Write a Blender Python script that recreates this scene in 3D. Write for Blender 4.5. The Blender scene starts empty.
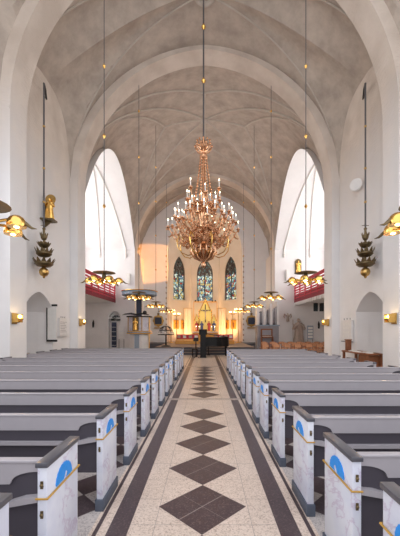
import bpy, bmesh, math, random
from mathutils import Vector, Matrix
from mathutils.geometry import tessellate_polygon
random.seed(7)
S = bpy.context.scene
COL = S.collection
PI = math.pi
sin, cos, sqrt = math.sin, math.cos, math.sqrt

# ------------------------------------------------------------------ materials
def new_mat(name):
    m = bpy.data.materials.new(name); m.use_nodes = True
    nt = m.node_tree
    return m, nt, nt.nodes['Principled BSDF']

def mat(name, col, rough=0.6, metal=0.0, var=0.08, scale=6.0, bump=0.0, emit=None, es=0.0, spec=None):
    m, nt, b = new_mat(name)
    N, L = nt.nodes, nt.links
    tc = N.new('ShaderNodeTexCoord')
    no = N.new('ShaderNodeTexNoise'); no.inputs['Scale'].default_value = scale; no.inputs['Detail'].default_value = 5
    L.new(tc.outputs['Object'], no.inputs['Vector'])
    mx = N.new('ShaderNodeMix'); mx.data_type = 'RGBA'
    mx.inputs[6].default_value = tuple(max(0, c*(1-var)) for c in col)+(1,)
    mx.inputs[7].default_value = tuple(min(1, c*(1+var)) for c in col)+(1,)
    L.new(no.outputs['Fac'], mx.inputs[0])
    L.new(mx.outputs[2], b.inputs['Base Color'])
    b.inputs['Roughness'].default_value = rough
    b.inputs['Metallic'].default_value = metal
    if spec is not None: b.inputs['Specular IOR Level'].default_value = spec
    if bump:
        bp = N.new('ShaderNodeBump'); bp.inputs['Strength'].default_value = bump; bp.inputs['Distance'].default_value = 0.03
        L.new(no.outputs['Fac'], bp.inputs['Height']); L.new(bp.outputs['Normal'], b.inputs['Normal'])
    if emit:
        b.inputs['Emission Color'].default_value = tuple(emit)+(1,); b.inputs['Emission Strength'].default_value = es
    return m

def mottled(name, c1, c2, rough, scale, fine=18.0, bump=0.12):
    """plaster: two octaves of blotches plus fine trowel marks"""
    m, nt, b = new_mat(name); N, L = nt.nodes, nt.links
    tc = N.new('ShaderNodeTexCoord')
    a = N.new('ShaderNodeTexNoise'); a.inputs['Scale'].default_value = scale; a.inputs['Detail'].default_value = 8; a.inputs['Roughness'].default_value = 0.65
    f = N.new('ShaderNodeTexNoise'); f.inputs['Scale'].default_value = fine; f.inputs['Detail'].default_value = 4
    L.new(tc.outputs['Object'], a.inputs['Vector']); L.new(tc.outputs['Object'], f.inputs['Vector'])
    r = N.new('ShaderNodeValToRGB'); r.color_ramp.elements[0].position = 0.32; r.color_ramp.elements[1].position = 0.68
    r.color_ramp.elements[0].color = tuple(c1)+(1,); r.color_ramp.elements[1].color = tuple(c2)+(1,)
    L.new(a.outputs['Fac'], r.inputs['Fac']); L.new(r.outputs['Color'], b.inputs['Base Color'])
    bp = N.new('ShaderNodeBump'); bp.inputs['Strength'].default_value = bump; bp.inputs['Distance'].default_value = 0.04
    L.new(f.outputs['Fac'], bp.inputs['Height']); L.new(bp.outputs['Normal'], b.inputs['Normal'])
    b.inputs['Roughness'].default_value = rough
    return m

def terrazzo(name, base, c2, chip, rough):
    m, nt, b = new_mat(name); N, L = nt.nodes, nt.links
    tc = N.new('ShaderNodeTexCoord')
    v = N.new('ShaderNodeTexVoronoi'); v.inputs['Scale'].default_value = 95
    L.new(tc.outputs['Object'], v.inputs['Vector'])
    r = N.new('ShaderNodeValToRGB'); cr = r.color_ramp
    cr.elements[0].position = 0.0; cr.elements[0].color = tuple(chip)+(1,)
    cr.elements[1].position = 0.3; cr.elements[1].color = tuple(base)+(1,)
    e = cr.elements.new(0.75); e.color = tuple(c2)+(1,)
    sep = N.new('ShaderNodeSeparateColor'); L.new(v.outputs['Color'], sep.inputs['Color'])
    L.new(sep.outputs['Red'], r.inputs['Fac'])
    n = N.new('ShaderNodeTexNoise'); n.inputs['Scale'].default_value = 2.2; n.inputs['Detail'].default_value = 4
    L.new(tc.outputs['Object'], n.inputs['Vector'])
    mul = N.new('ShaderNodeMix'); mul.data_type = 'RGBA'; mul.blend_type = 'MULTIPLY'; mul.inputs[0].default_value = 1
    r2 = N.new('ShaderNodeValToRGB'); r2.color_ramp.elements[0].color = (.82, .82, .82, 1); r2.color_ramp.elements[1].color = (1, 1, 1, 1)
    L.new(n.outputs['Fac'], r2.inputs['Fac'])
    L.new(r.outputs['Color'], mul.inputs[6]); L.new(r2.outputs['Color'], mul.inputs[7])
    L.new(mul.outputs[2], b.inputs['Base Color'])
    b.inputs['Roughness'].default_value = rough
    return m

def marble():
    m, nt, b = new_mat('veined_marble_paint'); N, L = nt.nodes, nt.links
    tc = N.new('ShaderNodeTexCoord'); oi = N.new('ShaderNodeObjectInfo')
    add = N.new('ShaderNodeVectorMath'); add.operation = 'ADD'
    L.new(tc.outputs['Object'], add.inputs[0]); L.new(oi.outputs['Location'], add.inputs[1])
    d = N.new('ShaderNodeTexNoise'); d.inputs['Scale'].default_value = 3.0; d.inputs['Detail'].default_value = 6
    L.new(add.outputs[0], d.inputs['Vector'])
    w = N.new('ShaderNodeTexNoise'); w.inputs['Scale'].default_value = 2.3; w.inputs['Detail'].default_value = 9; w.inputs['Roughness'].default_value = .62; w.inputs['Distortion'].default_value = .5
    L.new(add.outputs[0], w.inputs['Vector'])
    r = N.new('ShaderNodeValToRGB'); cr = r.color_ramp
    cr.elements[0].position = 0.40; cr.elements[0].color = (.74, .76, .82, 1)
    cr.elements[1].position = 0.60; cr.elements[1].color = (.70, .73, .80, 1)
    for p, c in ((.47, (.70, .72, .79, 1)), (.492, (.57, .51, .62, 1)), (.51, (.69, .71, .78, 1))):
        e = cr.elements.new(p); e.color = c
    L.new(w.outputs['Fac'], r.inputs['Fac'])
    r2 = N.new('ShaderNodeValToRGB'); r2.color_ramp.elements[0].position = .35; r2.color_ramp.elements[0].color = (.84, .85, .92, 1)
    r2.color_ramp.elements[1].position = .6; r2.color_ramp.elements[1].color = (1, 1, 1, 1)
    L.new(d.outputs['Fac'], r2.inputs['Fac'])
    mul = N.new('ShaderNodeMix'); mul.data_type = 'RGBA'; mul.blend_type = 'MULTIPLY'; mul.inputs[0].default_value = 1
    L.new(r.outputs['Color'], mul.inputs[6]); L.new(r2.outputs['Color'], mul.inputs[7])
    L.new(mul.outputs[2], b.inputs['Base Color']); b.inputs['Roughness'].default_value = .45
    return m

def stained(name, strength, cols, scale=3.2):
    m, nt, b = new_mat(name); N, L = nt.nodes, nt.links
    tc = N.new('ShaderNodeTexCoord')
    mp = N.new('ShaderNodeMapping'); mp.inputs['Scale'].default_value = (1, 1, .75)
    L.new(tc.outputs['Object'], mp.inputs['Vector'])
    v = N.new('ShaderNodeTexVoronoi'); v.inputs['Scale'].default_value = scale
    e = N.new('ShaderNodeTexVoronoi'); e.feature = 'DISTANCE_TO_EDGE'; e.inputs['Scale'].default_value = scale
    L.new(mp.outputs['Vector'], v.inputs['Vector']); L.new(mp.outputs['Vector'], e.inputs['Vector'])
    sep = N.new('ShaderNodeSeparateColor'); L.new(v.outputs['Color'], sep.inputs['Color'])
    r = N.new('ShaderNodeValToRGB'); cr = r.color_ramp; cr.interpolation = 'CONSTANT'
    cr.elements[0].color = tuple(cols[0])+(1,); cr.elements[1].position = 1/len(cols); cr.elements[1].color = tuple(cols[1])+(1,)
    for i, c in enumerate(cols[2:], 2):
        q = cr.elements.new(i/len(cols)); q.color = tuple(c)+(1,)
    L.new(sep.outputs['Red'], r.inputs['Fac'])
    r2 = N.new('ShaderNodeValToRGB'); r2.color_ramp.elements[0].position = .03; r2.color_ramp.elements[0].color = (.02, .02, .02, 1)
    r2.color_ramp.elements[1].position = .07; r2.color_ramp.elements[1].color = (1, 1, 1, 1)
    L.new(e.outputs['Distance'], r2.inputs['Fac'])
    mul = N.new('ShaderNodeMix'); mul.data_type = 'RGBA'; mul.blend_type = 'MULTIPLY'; mul.inputs[0].default_value = 1
    L.new(r.outputs['Color'], mul.inputs[6]); L.new(r2.outputs['Color'], mul.inputs[7])
    L.new(mul.outputs[2], b.inputs['Base Color']); L.new(mul.outputs[2], b.inputs['Emission Color'])
    b.inputs['Emission Strength'].default_value = strength; b.inputs['Roughness'].default_value = .2
    return m

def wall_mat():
    """white limewashed plaster low, warm brick tone above, upward light falloff painted in"""
    m, nt, b = new_mat('limewash_wall_falloff'); N, L = nt.nodes, nt.links
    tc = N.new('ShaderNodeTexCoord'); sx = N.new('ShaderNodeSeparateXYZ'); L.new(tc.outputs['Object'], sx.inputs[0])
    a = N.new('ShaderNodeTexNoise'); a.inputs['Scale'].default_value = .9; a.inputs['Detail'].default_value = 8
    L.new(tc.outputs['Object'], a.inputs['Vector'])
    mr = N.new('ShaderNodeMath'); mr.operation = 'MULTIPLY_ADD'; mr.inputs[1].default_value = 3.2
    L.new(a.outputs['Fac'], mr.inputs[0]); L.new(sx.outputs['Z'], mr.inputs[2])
    mp = N.new('ShaderNodeMapRange'); mp.inputs['From Min'].default_value = 7.0; mp.inputs['From Max'].default_value = 11.2  # light falling off upward, painted in by height over the brick tone
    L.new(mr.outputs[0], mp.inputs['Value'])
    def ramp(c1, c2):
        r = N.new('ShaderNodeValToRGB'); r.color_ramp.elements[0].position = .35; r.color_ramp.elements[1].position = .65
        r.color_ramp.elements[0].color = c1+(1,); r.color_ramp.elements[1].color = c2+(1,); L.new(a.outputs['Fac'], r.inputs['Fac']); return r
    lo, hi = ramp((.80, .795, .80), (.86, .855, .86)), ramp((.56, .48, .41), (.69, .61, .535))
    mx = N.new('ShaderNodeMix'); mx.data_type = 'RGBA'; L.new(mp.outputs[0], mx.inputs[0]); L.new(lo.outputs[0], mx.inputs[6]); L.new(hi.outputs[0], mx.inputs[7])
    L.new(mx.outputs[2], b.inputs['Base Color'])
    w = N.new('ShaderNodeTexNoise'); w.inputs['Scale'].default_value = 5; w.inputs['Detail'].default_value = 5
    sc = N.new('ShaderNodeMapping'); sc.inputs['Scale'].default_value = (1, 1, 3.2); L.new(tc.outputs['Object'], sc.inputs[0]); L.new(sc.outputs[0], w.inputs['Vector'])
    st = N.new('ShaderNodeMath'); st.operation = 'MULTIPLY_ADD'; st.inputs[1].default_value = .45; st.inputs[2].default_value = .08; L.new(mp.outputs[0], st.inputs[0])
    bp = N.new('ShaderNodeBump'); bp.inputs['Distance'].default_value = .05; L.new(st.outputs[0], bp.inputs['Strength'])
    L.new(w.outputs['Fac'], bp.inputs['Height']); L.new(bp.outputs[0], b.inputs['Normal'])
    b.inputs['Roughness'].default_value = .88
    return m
M = {}
M['limewash_falloff'] = wall_mat()
M['wall'] = mottled('white_plaster', (.78, .775, .785), (.84, .835, .84), .85, .9, 9, .10)
M['arch'] = mottled('warm_lime_plaster', (.50, .465, .43), (.62, .585, .545), .9, 1.6, 7, .35)
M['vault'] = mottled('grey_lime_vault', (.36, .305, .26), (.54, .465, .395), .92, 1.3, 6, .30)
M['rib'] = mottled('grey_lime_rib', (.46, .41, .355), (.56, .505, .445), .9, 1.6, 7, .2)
M['apse'] = mottled('ochre_white_plaster', (.78, .70, .60), (.84, .77, .67), .85, .8, 8, .08)
M['cream'] = terrazzo('cream_terrazzo', (.68, .56, .475), (.76, .64, .555), (.46, .36, .30), .30)
M['dark_tile'] = terrazzo('dark_terrazzo', (.065, .045, .052), (.085, .06, .066), (.15, .11, .11), .32)
M['grey_tile'] = terrazzo('grey_terrazzo', (.50, .46, .45), (.58, .53, .51), (.30, .27, .27), .35)
M['joint'] = mat('tile_joint', (.30, .26, .24), .6)
M['marble'] = marble()
M['cap'] = mat('slate_grey_paint', (.085, .085, .10), .28, var=.15, scale=20)
M['plinth'] = mat('blue_grey_paint', (.075, .09, .125), .5, var=.15, scale=15)
M['rail'] = mat('pale_grey_paint', (.375, .355, .38), .25, var=.06, scale=8)
M['panel'] = mat('dark_grey_paint', (.062, .055, .070), .5, var=.12, scale=9)
M['gold_leaf'] = mat('altar_gold_leaf', (1.0, .74, .26), .45, .25, var=.2, scale=14)
M['gold_paint'] = mat('ochre_gold_paint', (.52, .30, .06), .4, var=.15, scale=40)
M['blue'] = mat('bright_blue_paint', (.015, .27, .78), .45, var=.12, scale=30)
M['brass'] = mat('aged_brass', (.55, .36, .13), .3, 1.0, var=.2, scale=14)
M['gold'] = mat('polished_gold', (.95, .56, .16), .24, 1.0, var=.15, scale=12)
M['copper'] = mat('rose_gilt_bronze', (.78, .42, .25), .2, 1.0, var=.45, scale=34)
M['bronze'] = mat('dark_bronze', (.17, .125, .065), .42, .8, var=.35, scale=16)
M['iron'] = mat('black_iron', (.02, .02, .024), .5, .3)
M['cord'] = mat('dark_cord', (.10, .095, .10), .6)
M['bulb'] = mat('glowing_bulb', (1, .8, .45), .3, emit=(1, .62, .22), es=9)
M['flame'] = mat('candle_flame', (1, .9, .7), .3, emit=(1, .82, .55), es=8)
M['wax'] = mat('white_wax', (.88, .85, .80), .4, emit=(1, .9, .8), es=.0)
M['red'] = mat('crimson_paint', (.56, .025, .06), .45, var=.12, scale=10)
M['dark_red'] = mat('dark_crimson_paint', (.26, .012, .035), .5)
M['wood'] = mat('red_brown_wood', (.24, .085, .035), .45, var=.3, scale=9)
M['chair_wood'] = mat('honey_wood', (.60, .30, .16), .45, var=.25, scale=12)
M['light_wood'] = mat('orange_wood', (.70, .36, .08), .45, var=.2, scale=9)
M['black'] = mat('black_lacquer', (.008, .008, .009), .4, spec=.25)
M['key'] = mat('ivory', (.8, .78, .72), .3)
M['step'] = mat('slate_step', (.075, .08, .10), .55, var=.2, scale=5)
M['carpet'] = mat('sandstone_floor', (.27, .20, .16), .55, var=.15, scale=4)
M['white_paint'] = mat('white_gloss_paint', (.78, .78, .78), .45)
M['blue_grey'] = mat('dusty_blue_paint', (.30, .38, .48), .5, var=.12, scale=8)
M['navy'] = mat('navy_paint', (.025, .04, .085), .45)
M['stone'] = mat('warm_grey_stone', (.45, .37, .32), .85, var=.25, scale=7, bump=.3)
M['pale_stone'] = mat('pale_stone', (.78, .765, .745), .85, var=.06, scale=7, bump=.15)
M['paper'] = mat('white_paper', (.82, .82, .80), .7)
M['ink'] = mat('grey_print', (.25, .25, .27), .7)
M['icon'] = mat('amber_painting', (.75, .33, .05), .5, var=.5, scale=9)
M['glass_dark'] = mat('dark_pane', (.05, .07, .085), .12)
M['tracery'] = mat('grey_tracery_stone', (.11, .095, .085), .8)
M['robe_blue'] = mat('blue_robe', (.06, .08, .22), .6)
M['robe_red'] = mat('red_robe', (.35, .05, .05), .6)
M['organ'] = mat('grey_blue_case', (.27, .27, .30), .5, var=.15)
M['pipe'] = mat('tin_pipe', (.62, .63, .68), .3, .6)
M['stained'] = stained('stained_glass', .62, [(.30, .46, .44), (.12, .20, .20), (.50, .60, .52), (.30, .05, .03), (.05, .07, .08), (.50, .40, .14), (.22, .36, .36), (.60, .66, .58), (.04, .08, .20), (.36, .50, .46)], 6.2)
M['stained_dark'] = stained('dark_stained_glass', .22, [(.20, .28, .26), (.05, .07, .07), (.30, .32, .26), (.10, .05, .04), (.12, .20, .20)], 5.5)
M['daylight'] = stained('pale_leaded_glass', 3.0, [(1, .97, .92), (.96, .95, .93), (1, .95, .86), (.80, .80, .88)], 1.6)

# ------------------------------------------------------------------ mesh builder
class MB:
    def __init__(s): s.v, s.f, s.mi = [], [], []
    def add(s, vs, fs, mi=0):
        o = len(s.v); s.v += [tuple(x) for x in vs]; s.f += [tuple(i+o for i in f) for f in fs]; s.mi += [mi]*len(fs); return s
    def box(s, x0, x1, y0, y1, z0, z1, mi=0, bev=0.0):
        if bev <= 0:
            vs = [(x, y, z) for x in (x0, x1) for y in (y0, y1) for z in (z0, z1)]
            return s.add(vs, [(0, 1, 3, 2), (4, 6, 7, 5), (0, 4, 5, 1), (2, 3, 7, 6), (0, 2, 6, 4), (1, 5, 7, 3)], mi)
        bm = bmesh.new(); bmesh.ops.create_cube(bm, size=1)
        for v in bm.verts: v.co = Vector(((x0+x1)/2+v.co.x*(x1-x0), (y0+y1)/2+v.co.y*(y1-y0), (z0+z1)/2+v.co.z*(z1-z0)))
        bmesh.ops.bevel(bm, geom=bm.edges[:], offset=bev, segments=2, affect='EDGES', profile=.5)
        bm.verts.index_update()
        s.add([v.co for v in bm.verts], [[v.index for v in f.verts] for f in bm.faces], mi); bm.free(); return s
    def prism(s, poly, axis, a, b, mi=0):
        """poly: 2D outline, extruded along axis from a to b"""
        def P(p, t): return {'x': (t, p[0], p[1]), 'y': (p[0], t, p[1]), 'z': (p[0], p[1], t)}[axis]
        n = len(poly)
        vs = [P(p, a) for p in poly]+[P(p, b) for p in poly]
        fs = [(i, (i+1) % n, n+(i+1) % n, n+i) for i in range(n)]
        tri = tessellate_polygon([[Vector((p[0], p[1], 0)) for p in poly]])
        fs += [tuple(t) for t in tri]+[tuple(n+i for i in reversed(t)) for t in tri]
        return s.add(vs, fs, mi)
    def tube(s, pts, r, seg=8, closed=False, caps=True, mi=0):
        pts = [Vector(p) for p in pts]; n = len(pts)
        rs = r if isinstance(r, (list, tuple)) else [r]*n
        vs, fs = [], []; up = None
        for i, p in enumerate(pts):
            if closed: t = pts[(i+1) % n]-pts[i-1]
            else: t = pts[min(i+1, n-1)]-pts[max(i-1, 0)]
            t.normalize()
            if up is None:
                up = Vector((0, 0, 1)) if abs(t.z) < .9 else Vector((1, 0, 0))
            a = t.cross(up); 
            if a.length < 1e-6: a = t.cross(Vector((.3, 1, .2)))
            a.normalize(); b = a.cross(t); up = b.copy()
            for k in range(seg):
                an = 2*PI*k/seg
                vs.append(p+a*(cos(an)*rs[i])+b*(sin(an)*rs[i]))
        m = n if closed else n-1
        for i in range(m):
            for k in range(seg):
                j = (i+1) % n
                fs.append((i*seg+k, i*seg+(k+1) % seg, j*seg+(k+1) % seg, j*seg+k))
        if caps and not closed:
            fs.append(tuple(reversed(range(seg)))); fs.append(tuple((n-1)*seg+k for k in range(seg)))
        return s.add(vs, fs, mi)
    def lathe(s, prof, seg=16, c=(0, 0, 0), sx=1.0, sy=1.0, mi=0):
        vs, fs = [], []
        for r, z in prof:
            for k in range(seg):
                a = 2*PI*k/seg; vs.append((c[0]+r*cos(a)*sx, c[1]+r*sin(a)*sy, c[2]+z))
        for i in range(len(prof)-1):
            for k in range(seg):
                fs.append((i*seg+k, i*seg+(k+1) % seg, (i+1)*seg+(k+1) % seg, (i+1)*seg+k))
        fs.append(tuple(reversed(range(seg)))); fs.append(tuple((len(prof)-1)*seg+k for k in range(seg)))
        return s.add(vs, fs, mi)
    def ball(s, c, r, seg=10, rings=6, sz=1.0, mi=0):
        pr = [(max(1e-4, r*sin(PI*i/rings)), -r*sz*cos(PI*i/rings)) for i in range(rings+1)]
        return s.lathe(pr, seg, c, mi=mi)
    def grid(s, P, nu, nv, mi=0, flip=False):
        vs = [P(i/nu, j/nv) for i in range(nu+1) for j in range(nv+1)]
        w = nv+1; fs = []
        for i in range(nu):
            for j in range(nv):
                q = (i*w+j, (i+1)*w+j, (i+1)*w+j+1, i*w+j+1); fs.append(q[::-1] if flip else q)
        return s.add(vs, fs, mi)
    def panel(s, P, outer, holes=(), mi=0):
        """flat wall in 2D with holes; P maps (a,b)->3D"""
        loops = [[Vector((a, b, 0)) for a, b in outer]]+[[Vector((a, b, 0)) for a, b in h] for h in holes]
        flat = [p for l in loops for p in l]
        return s.add([P(p.x, p.y) for p in flat], [tuple(t) for t in tessellate_polygon(loops)], mi)
    def reveal(s, P3, loop, d0, d1, mi=0, closed=True):
        """P3 maps (a,b,depth)->3D"""
        n = len(loop); vs = [P3(a, b, d0) for a, b in loop]+[P3(a, b, d1) for a, b in loop]
        m = n if closed else n-1
        return s.add(vs, [(i, (i+1) % n, n+(i+1) % n, n+i) for i in range(m)], mi)
    def xform(s, mtx):
        s.v = [tuple(mtx @ Vector(p)) for p in s.v]; return s
    def build(s, name, mats, parent=None, smooth=False, angle=35):
        me = bpy.data.meshes.new(name); me.from_pydata(s.v, [], s.f)
        for m in (mats if isinstance(mats, (list, tuple)) else [mats]): me.materials.append(m)
        for p, i in zip(me.polygons, s.mi): p.material_index = i
        bm = bmesh.new(); bm.from_mesh(me); bmesh.ops.recalc_face_normals(bm, faces=bm.faces[:]); bm.to_mesh(me); bm.free()
        if smooth:
            for p in me.polygons: p.use_smooth = True
            me.set_sharp_from_angle(angle=math.radians(angle))
        o = bpy.data.objects.new(name, me); COL.objects.link(o)
        if parent: o.parent = parent
        return o

def struct(o):
    o['kind'] = 'structure'; return o
def tag(o, label, cat, group=None):
    o['label'] = label; o['category'] = cat
    if group: o['group'] = group
    return o
def thing(name, loc, label, cat, group=None, rz=0):
    o = bpy.data.objects.new(name, None); COL.objects.link(o); o.location = loc; o.rotation_euler = (0, 0, rz); o.empty_display_size = .2
    return tag(o, label, cat, group)
def kids(o): return [c for c in KID.get(o.name, [])]
def copy_tree(o, parent=None):
    c = o.copy(); COL.objects.link(c)
    if parent: c.parent = parent
    for ch in o.children: copy_tree(ch, c)
    return c
def arc(cx, cy, r, a0, a1, n):
    return [(cx+r*cos(a0+(a1-a0)*i/n), cy+r*sin(a0+(a1-a0)*i/n)) for i in range(n+1)]
def pointed(x0, x1, z0, zs, zt, n=8):
    """pointed-arch outline, from lower left going clockwise round the head"""
    hw = (x1-x0)/2; h = zt-zs
    if h < hw:
        f = lambda q: zs+h*(.72*(1-(1-q)**2.2)+.28*q)
        return [(x0, z0)]+[(x0+hw*i/n, f(i/n)) for i in range(n+1)]+[(x1-hw*i/n, f(i/n)) for i in range(n-1, -1, -1)]+[(x1, z0)]
    c = (h*h-hw*hw)/(2*hw); r = hw+c; cx = (x0+x1)/2
    out = [(x0, z0)]
    a1 = math.atan2(h, c) if True else 0
    for i in range(n+1):
        a = a1*i/n; out.append((cx+c-r*cos(a), zs+r*sin(a)))
    for i in range(n-1, -1, -1):
        a = a1*i/n; out.append((cx-c+r*cos(a), zs+r*sin(a)))
    out.append((x1, z0))
    return out

# ------------------------------------------------------------------ proportions of the church
HW, WX, SPR = 5.8, 6.15, 8.3            # pier face, side wall, springing height
A1, A2, A3 = (9.39, 10.26), (14.39, 15.29), (26.1, 27.0)
CE = 30.0                                # wall with the apse arch
TX = 10.2                                # transept end wall
def zA(x):
    x = min(abs(x), HW); return SPR+sqrt(max(0, 38.44-(x+.4)**2))
def wall_arch(v): return SPR+3.1*sqrt(max(0, 1-v**3))
def tran_arch(v): return SPR+4.75*(1-v**2)
def vault_fn(ya, yb, wf, dome=0.0, lift=.2, p=1.6):
    yc, hy = (ya+yb)/2, (yb-ya)/2
    def z(x, y):
        u, v = min(1, abs(x)/WX), min(1, abs(y-yc)/hy)
        if u <= v: b = zA(WX*u*HW/WX)+lift
        else:
            g = zA(HW*v)+lift; t = (u-v)/(1-v) if v < 1 else 0
            b = g+(wf(v)-g)*t**p
        return b+dome*(1-u*u)*(1-v*v)
    return z

# ------------------------------------------------------------------ floor
fl = MB()
fl.add([(-TX, -3, 0), (TX, -3, 0), (TX, 36, 0), (-TX, 36, 0)], [(0, 1, 2, 3)], 0)
def fq(x0, x1, y0, y1, z=.0012, mi=1): fl.add([(x0, y0, z), (x1, y0, z), (x1, y1, z), (x0, y1, z)], [(0, 1, 2, 3)], mi)
def dia(cx, cy, r, z=.0012, mi=1): fl.add([(cx-r, cy, z), (cx, cy-r, z), (cx+r, cy, z), (cx, cy+r, z)], [(0, 1, 2, 3)], mi)
for s in (-1, 1):
    for a, b in ((-3, 7.42), (7.62, 14.2), (14.4, 20.6)):
        fq(min(s*.62, s*.79), max(s*.62, s*.79), a, b)
    fq(min(s*.865, s*.90), max(s*.865, s*.90), -3, 20.6)
fq(-.9, .9, 7.44, 7.47); fq(-.9, .9, 7.58, 7.61); fq(-.9, .9, 14.25, 14.35)
D = .815
y = 2.535-D/2-4*D
ks = [2.535-D/2+D*i for i in range(-4, 6)]+[7.62+D*(i+.5) for i in range(8)]
for c in ks:
    dia(-.012, c, D/2)
    for q in (-1, 1):                     # joints where the four tiles of a diamond meet
        fl.add([(-.012-D/4-.004, c-q*D/4, .0018), (-.012-D/4+.004, c-q*D/4-.004, .0018), (-.012+D/4+.004, c+q*D/4, .0018), (-.012+D/4-.004, c+q*D/4+.004, .0018)], [(0, 1, 2, 3)], 3)
for s in (-1, 1):
    for k in range(44):                    # joints in the cream field
        fq(min(s*.012, s*.62), max(s*.012, s*.62), -1+k*D/2-.002, -1+k*D/2+.002, .0008, 3)
    fq(s*.41-.002, s*.41+.002, -3, 20.6, .0008, 3)
    fq(min(s*.93, s*5.9), max(s*.93, s*5.9), -.5, 14.4, .0006, 2)
    r = .25
    for i in range(9):
        for j in range(32):
            dia(s*(1.20+i*2*r), -.3+j*2*r*.92, r*.95, .0012, 1)
struct(fl.build('floor', [M['cream'], M['dark_tile'], M['grey_tile'], M['joint']]))

# ------------------------------------------------------------------ side walls with piers and niches
def side_walls(s, name):
    w = MB()
    def PX(x): return lambda a, b: (s*x, a, b)
    # pier blocks (wall face towards the nave and both returns)
    for (a, b) in (A1, A2):
        w.box(min(s*HW, s*7.0), max(s*HW, s*7.0), a, b, 0, SPR)
        w.box(min(s*(HW+.04), s*7.0), max(s*(HW+.04), s*7.0), a+.001, b-.001, SPR-.1, 10.4)
    w.box(min(s*6.2, s*(TX+.3)), max(s*6.2, s*(TX+.3)), A2[0]+.02, A2[1]-.001, 0, 13.6)     # west wall of the transept
    # bay before the first pier, and the bay with the pointed niche
    nw = pointed(5.2, 8.3, 3.6, 5.6, 8.0, 8)  # unseen glowing windows, added to fill the nave with light
    w.panel(PX(WX), [(4.0, 0), (A1[0], 0), (A1[0], SPR+.3), (4.0, SPR+.3)], [nw])
    w.reveal(lambda a, b, d: (s*(WX+d), a, b), nw, 0, .25)
    g = MB(); g.panel(lambda a, b: (s*(WX+.22), a, b), nw)
    win = struct(g.build('window_7' if s < 0 else 'window_8', M['daylight']))  # added unseen fill windows, one each side
    f = MB(); f.box(min(s*(WX+.10), s*(WX+.20)), max(s*(WX+.10), s*(WX+.20)), 6.70, 6.80, 3.6, 7.9); f.build('mullion', M['tracery'], win)
    niche = pointed(10.66, 12.82, 0.0, 2.38, 3.08, 8)
    top = [(A2[0]-(A2[0]-A1[1])*i/24, wall_arch(abs(1-2*i/24))+.06) for i in range(25)]
    w.panel(PX(WX), [(A1[1], 0), niche[0]]+niche[1:-1]+[niche[-1], (A2[0], 0)]+top)
    w.reveal(lambda a, b, d: (s*(WX+d), a, b), niche, 0, 1.1, closed=False)
    w.panel(PX(WX+1.1), niche)
    w.box(min(s*WX, s*(WX+.5)), max(s*WX, s*(WX+.5)), 12.78, 12.82, 2.22, 2.28)           # impost band on the jamb
    w.box(min(s*WX, s*(WX+.62)), max(s*WX, s*(WX+.5)), 12.76, 12.82, 0, 2.22)
    # chancel side wall and end pier
    w.box(min(s*HW, s*7.0), max(s*HW, s*7.0), A3[0], CE+.2, 0, SPR)
    for ya, yb in ((A3[1], CE+.1), (5.0, A1[0])):
        w.panel(PX(WX+.01), [(ya, SPR-.3), (yb, SPR-.3)]+[(yb-(yb-ya)*i/16, wall_arch(abs(1-2*i/16))+.1) for i in range(17)])
    return struct(w.build(name, M['limewash_falloff']))
side_walls(-1, 'wall_left'); side_walls(1, 'wall_right')

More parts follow.
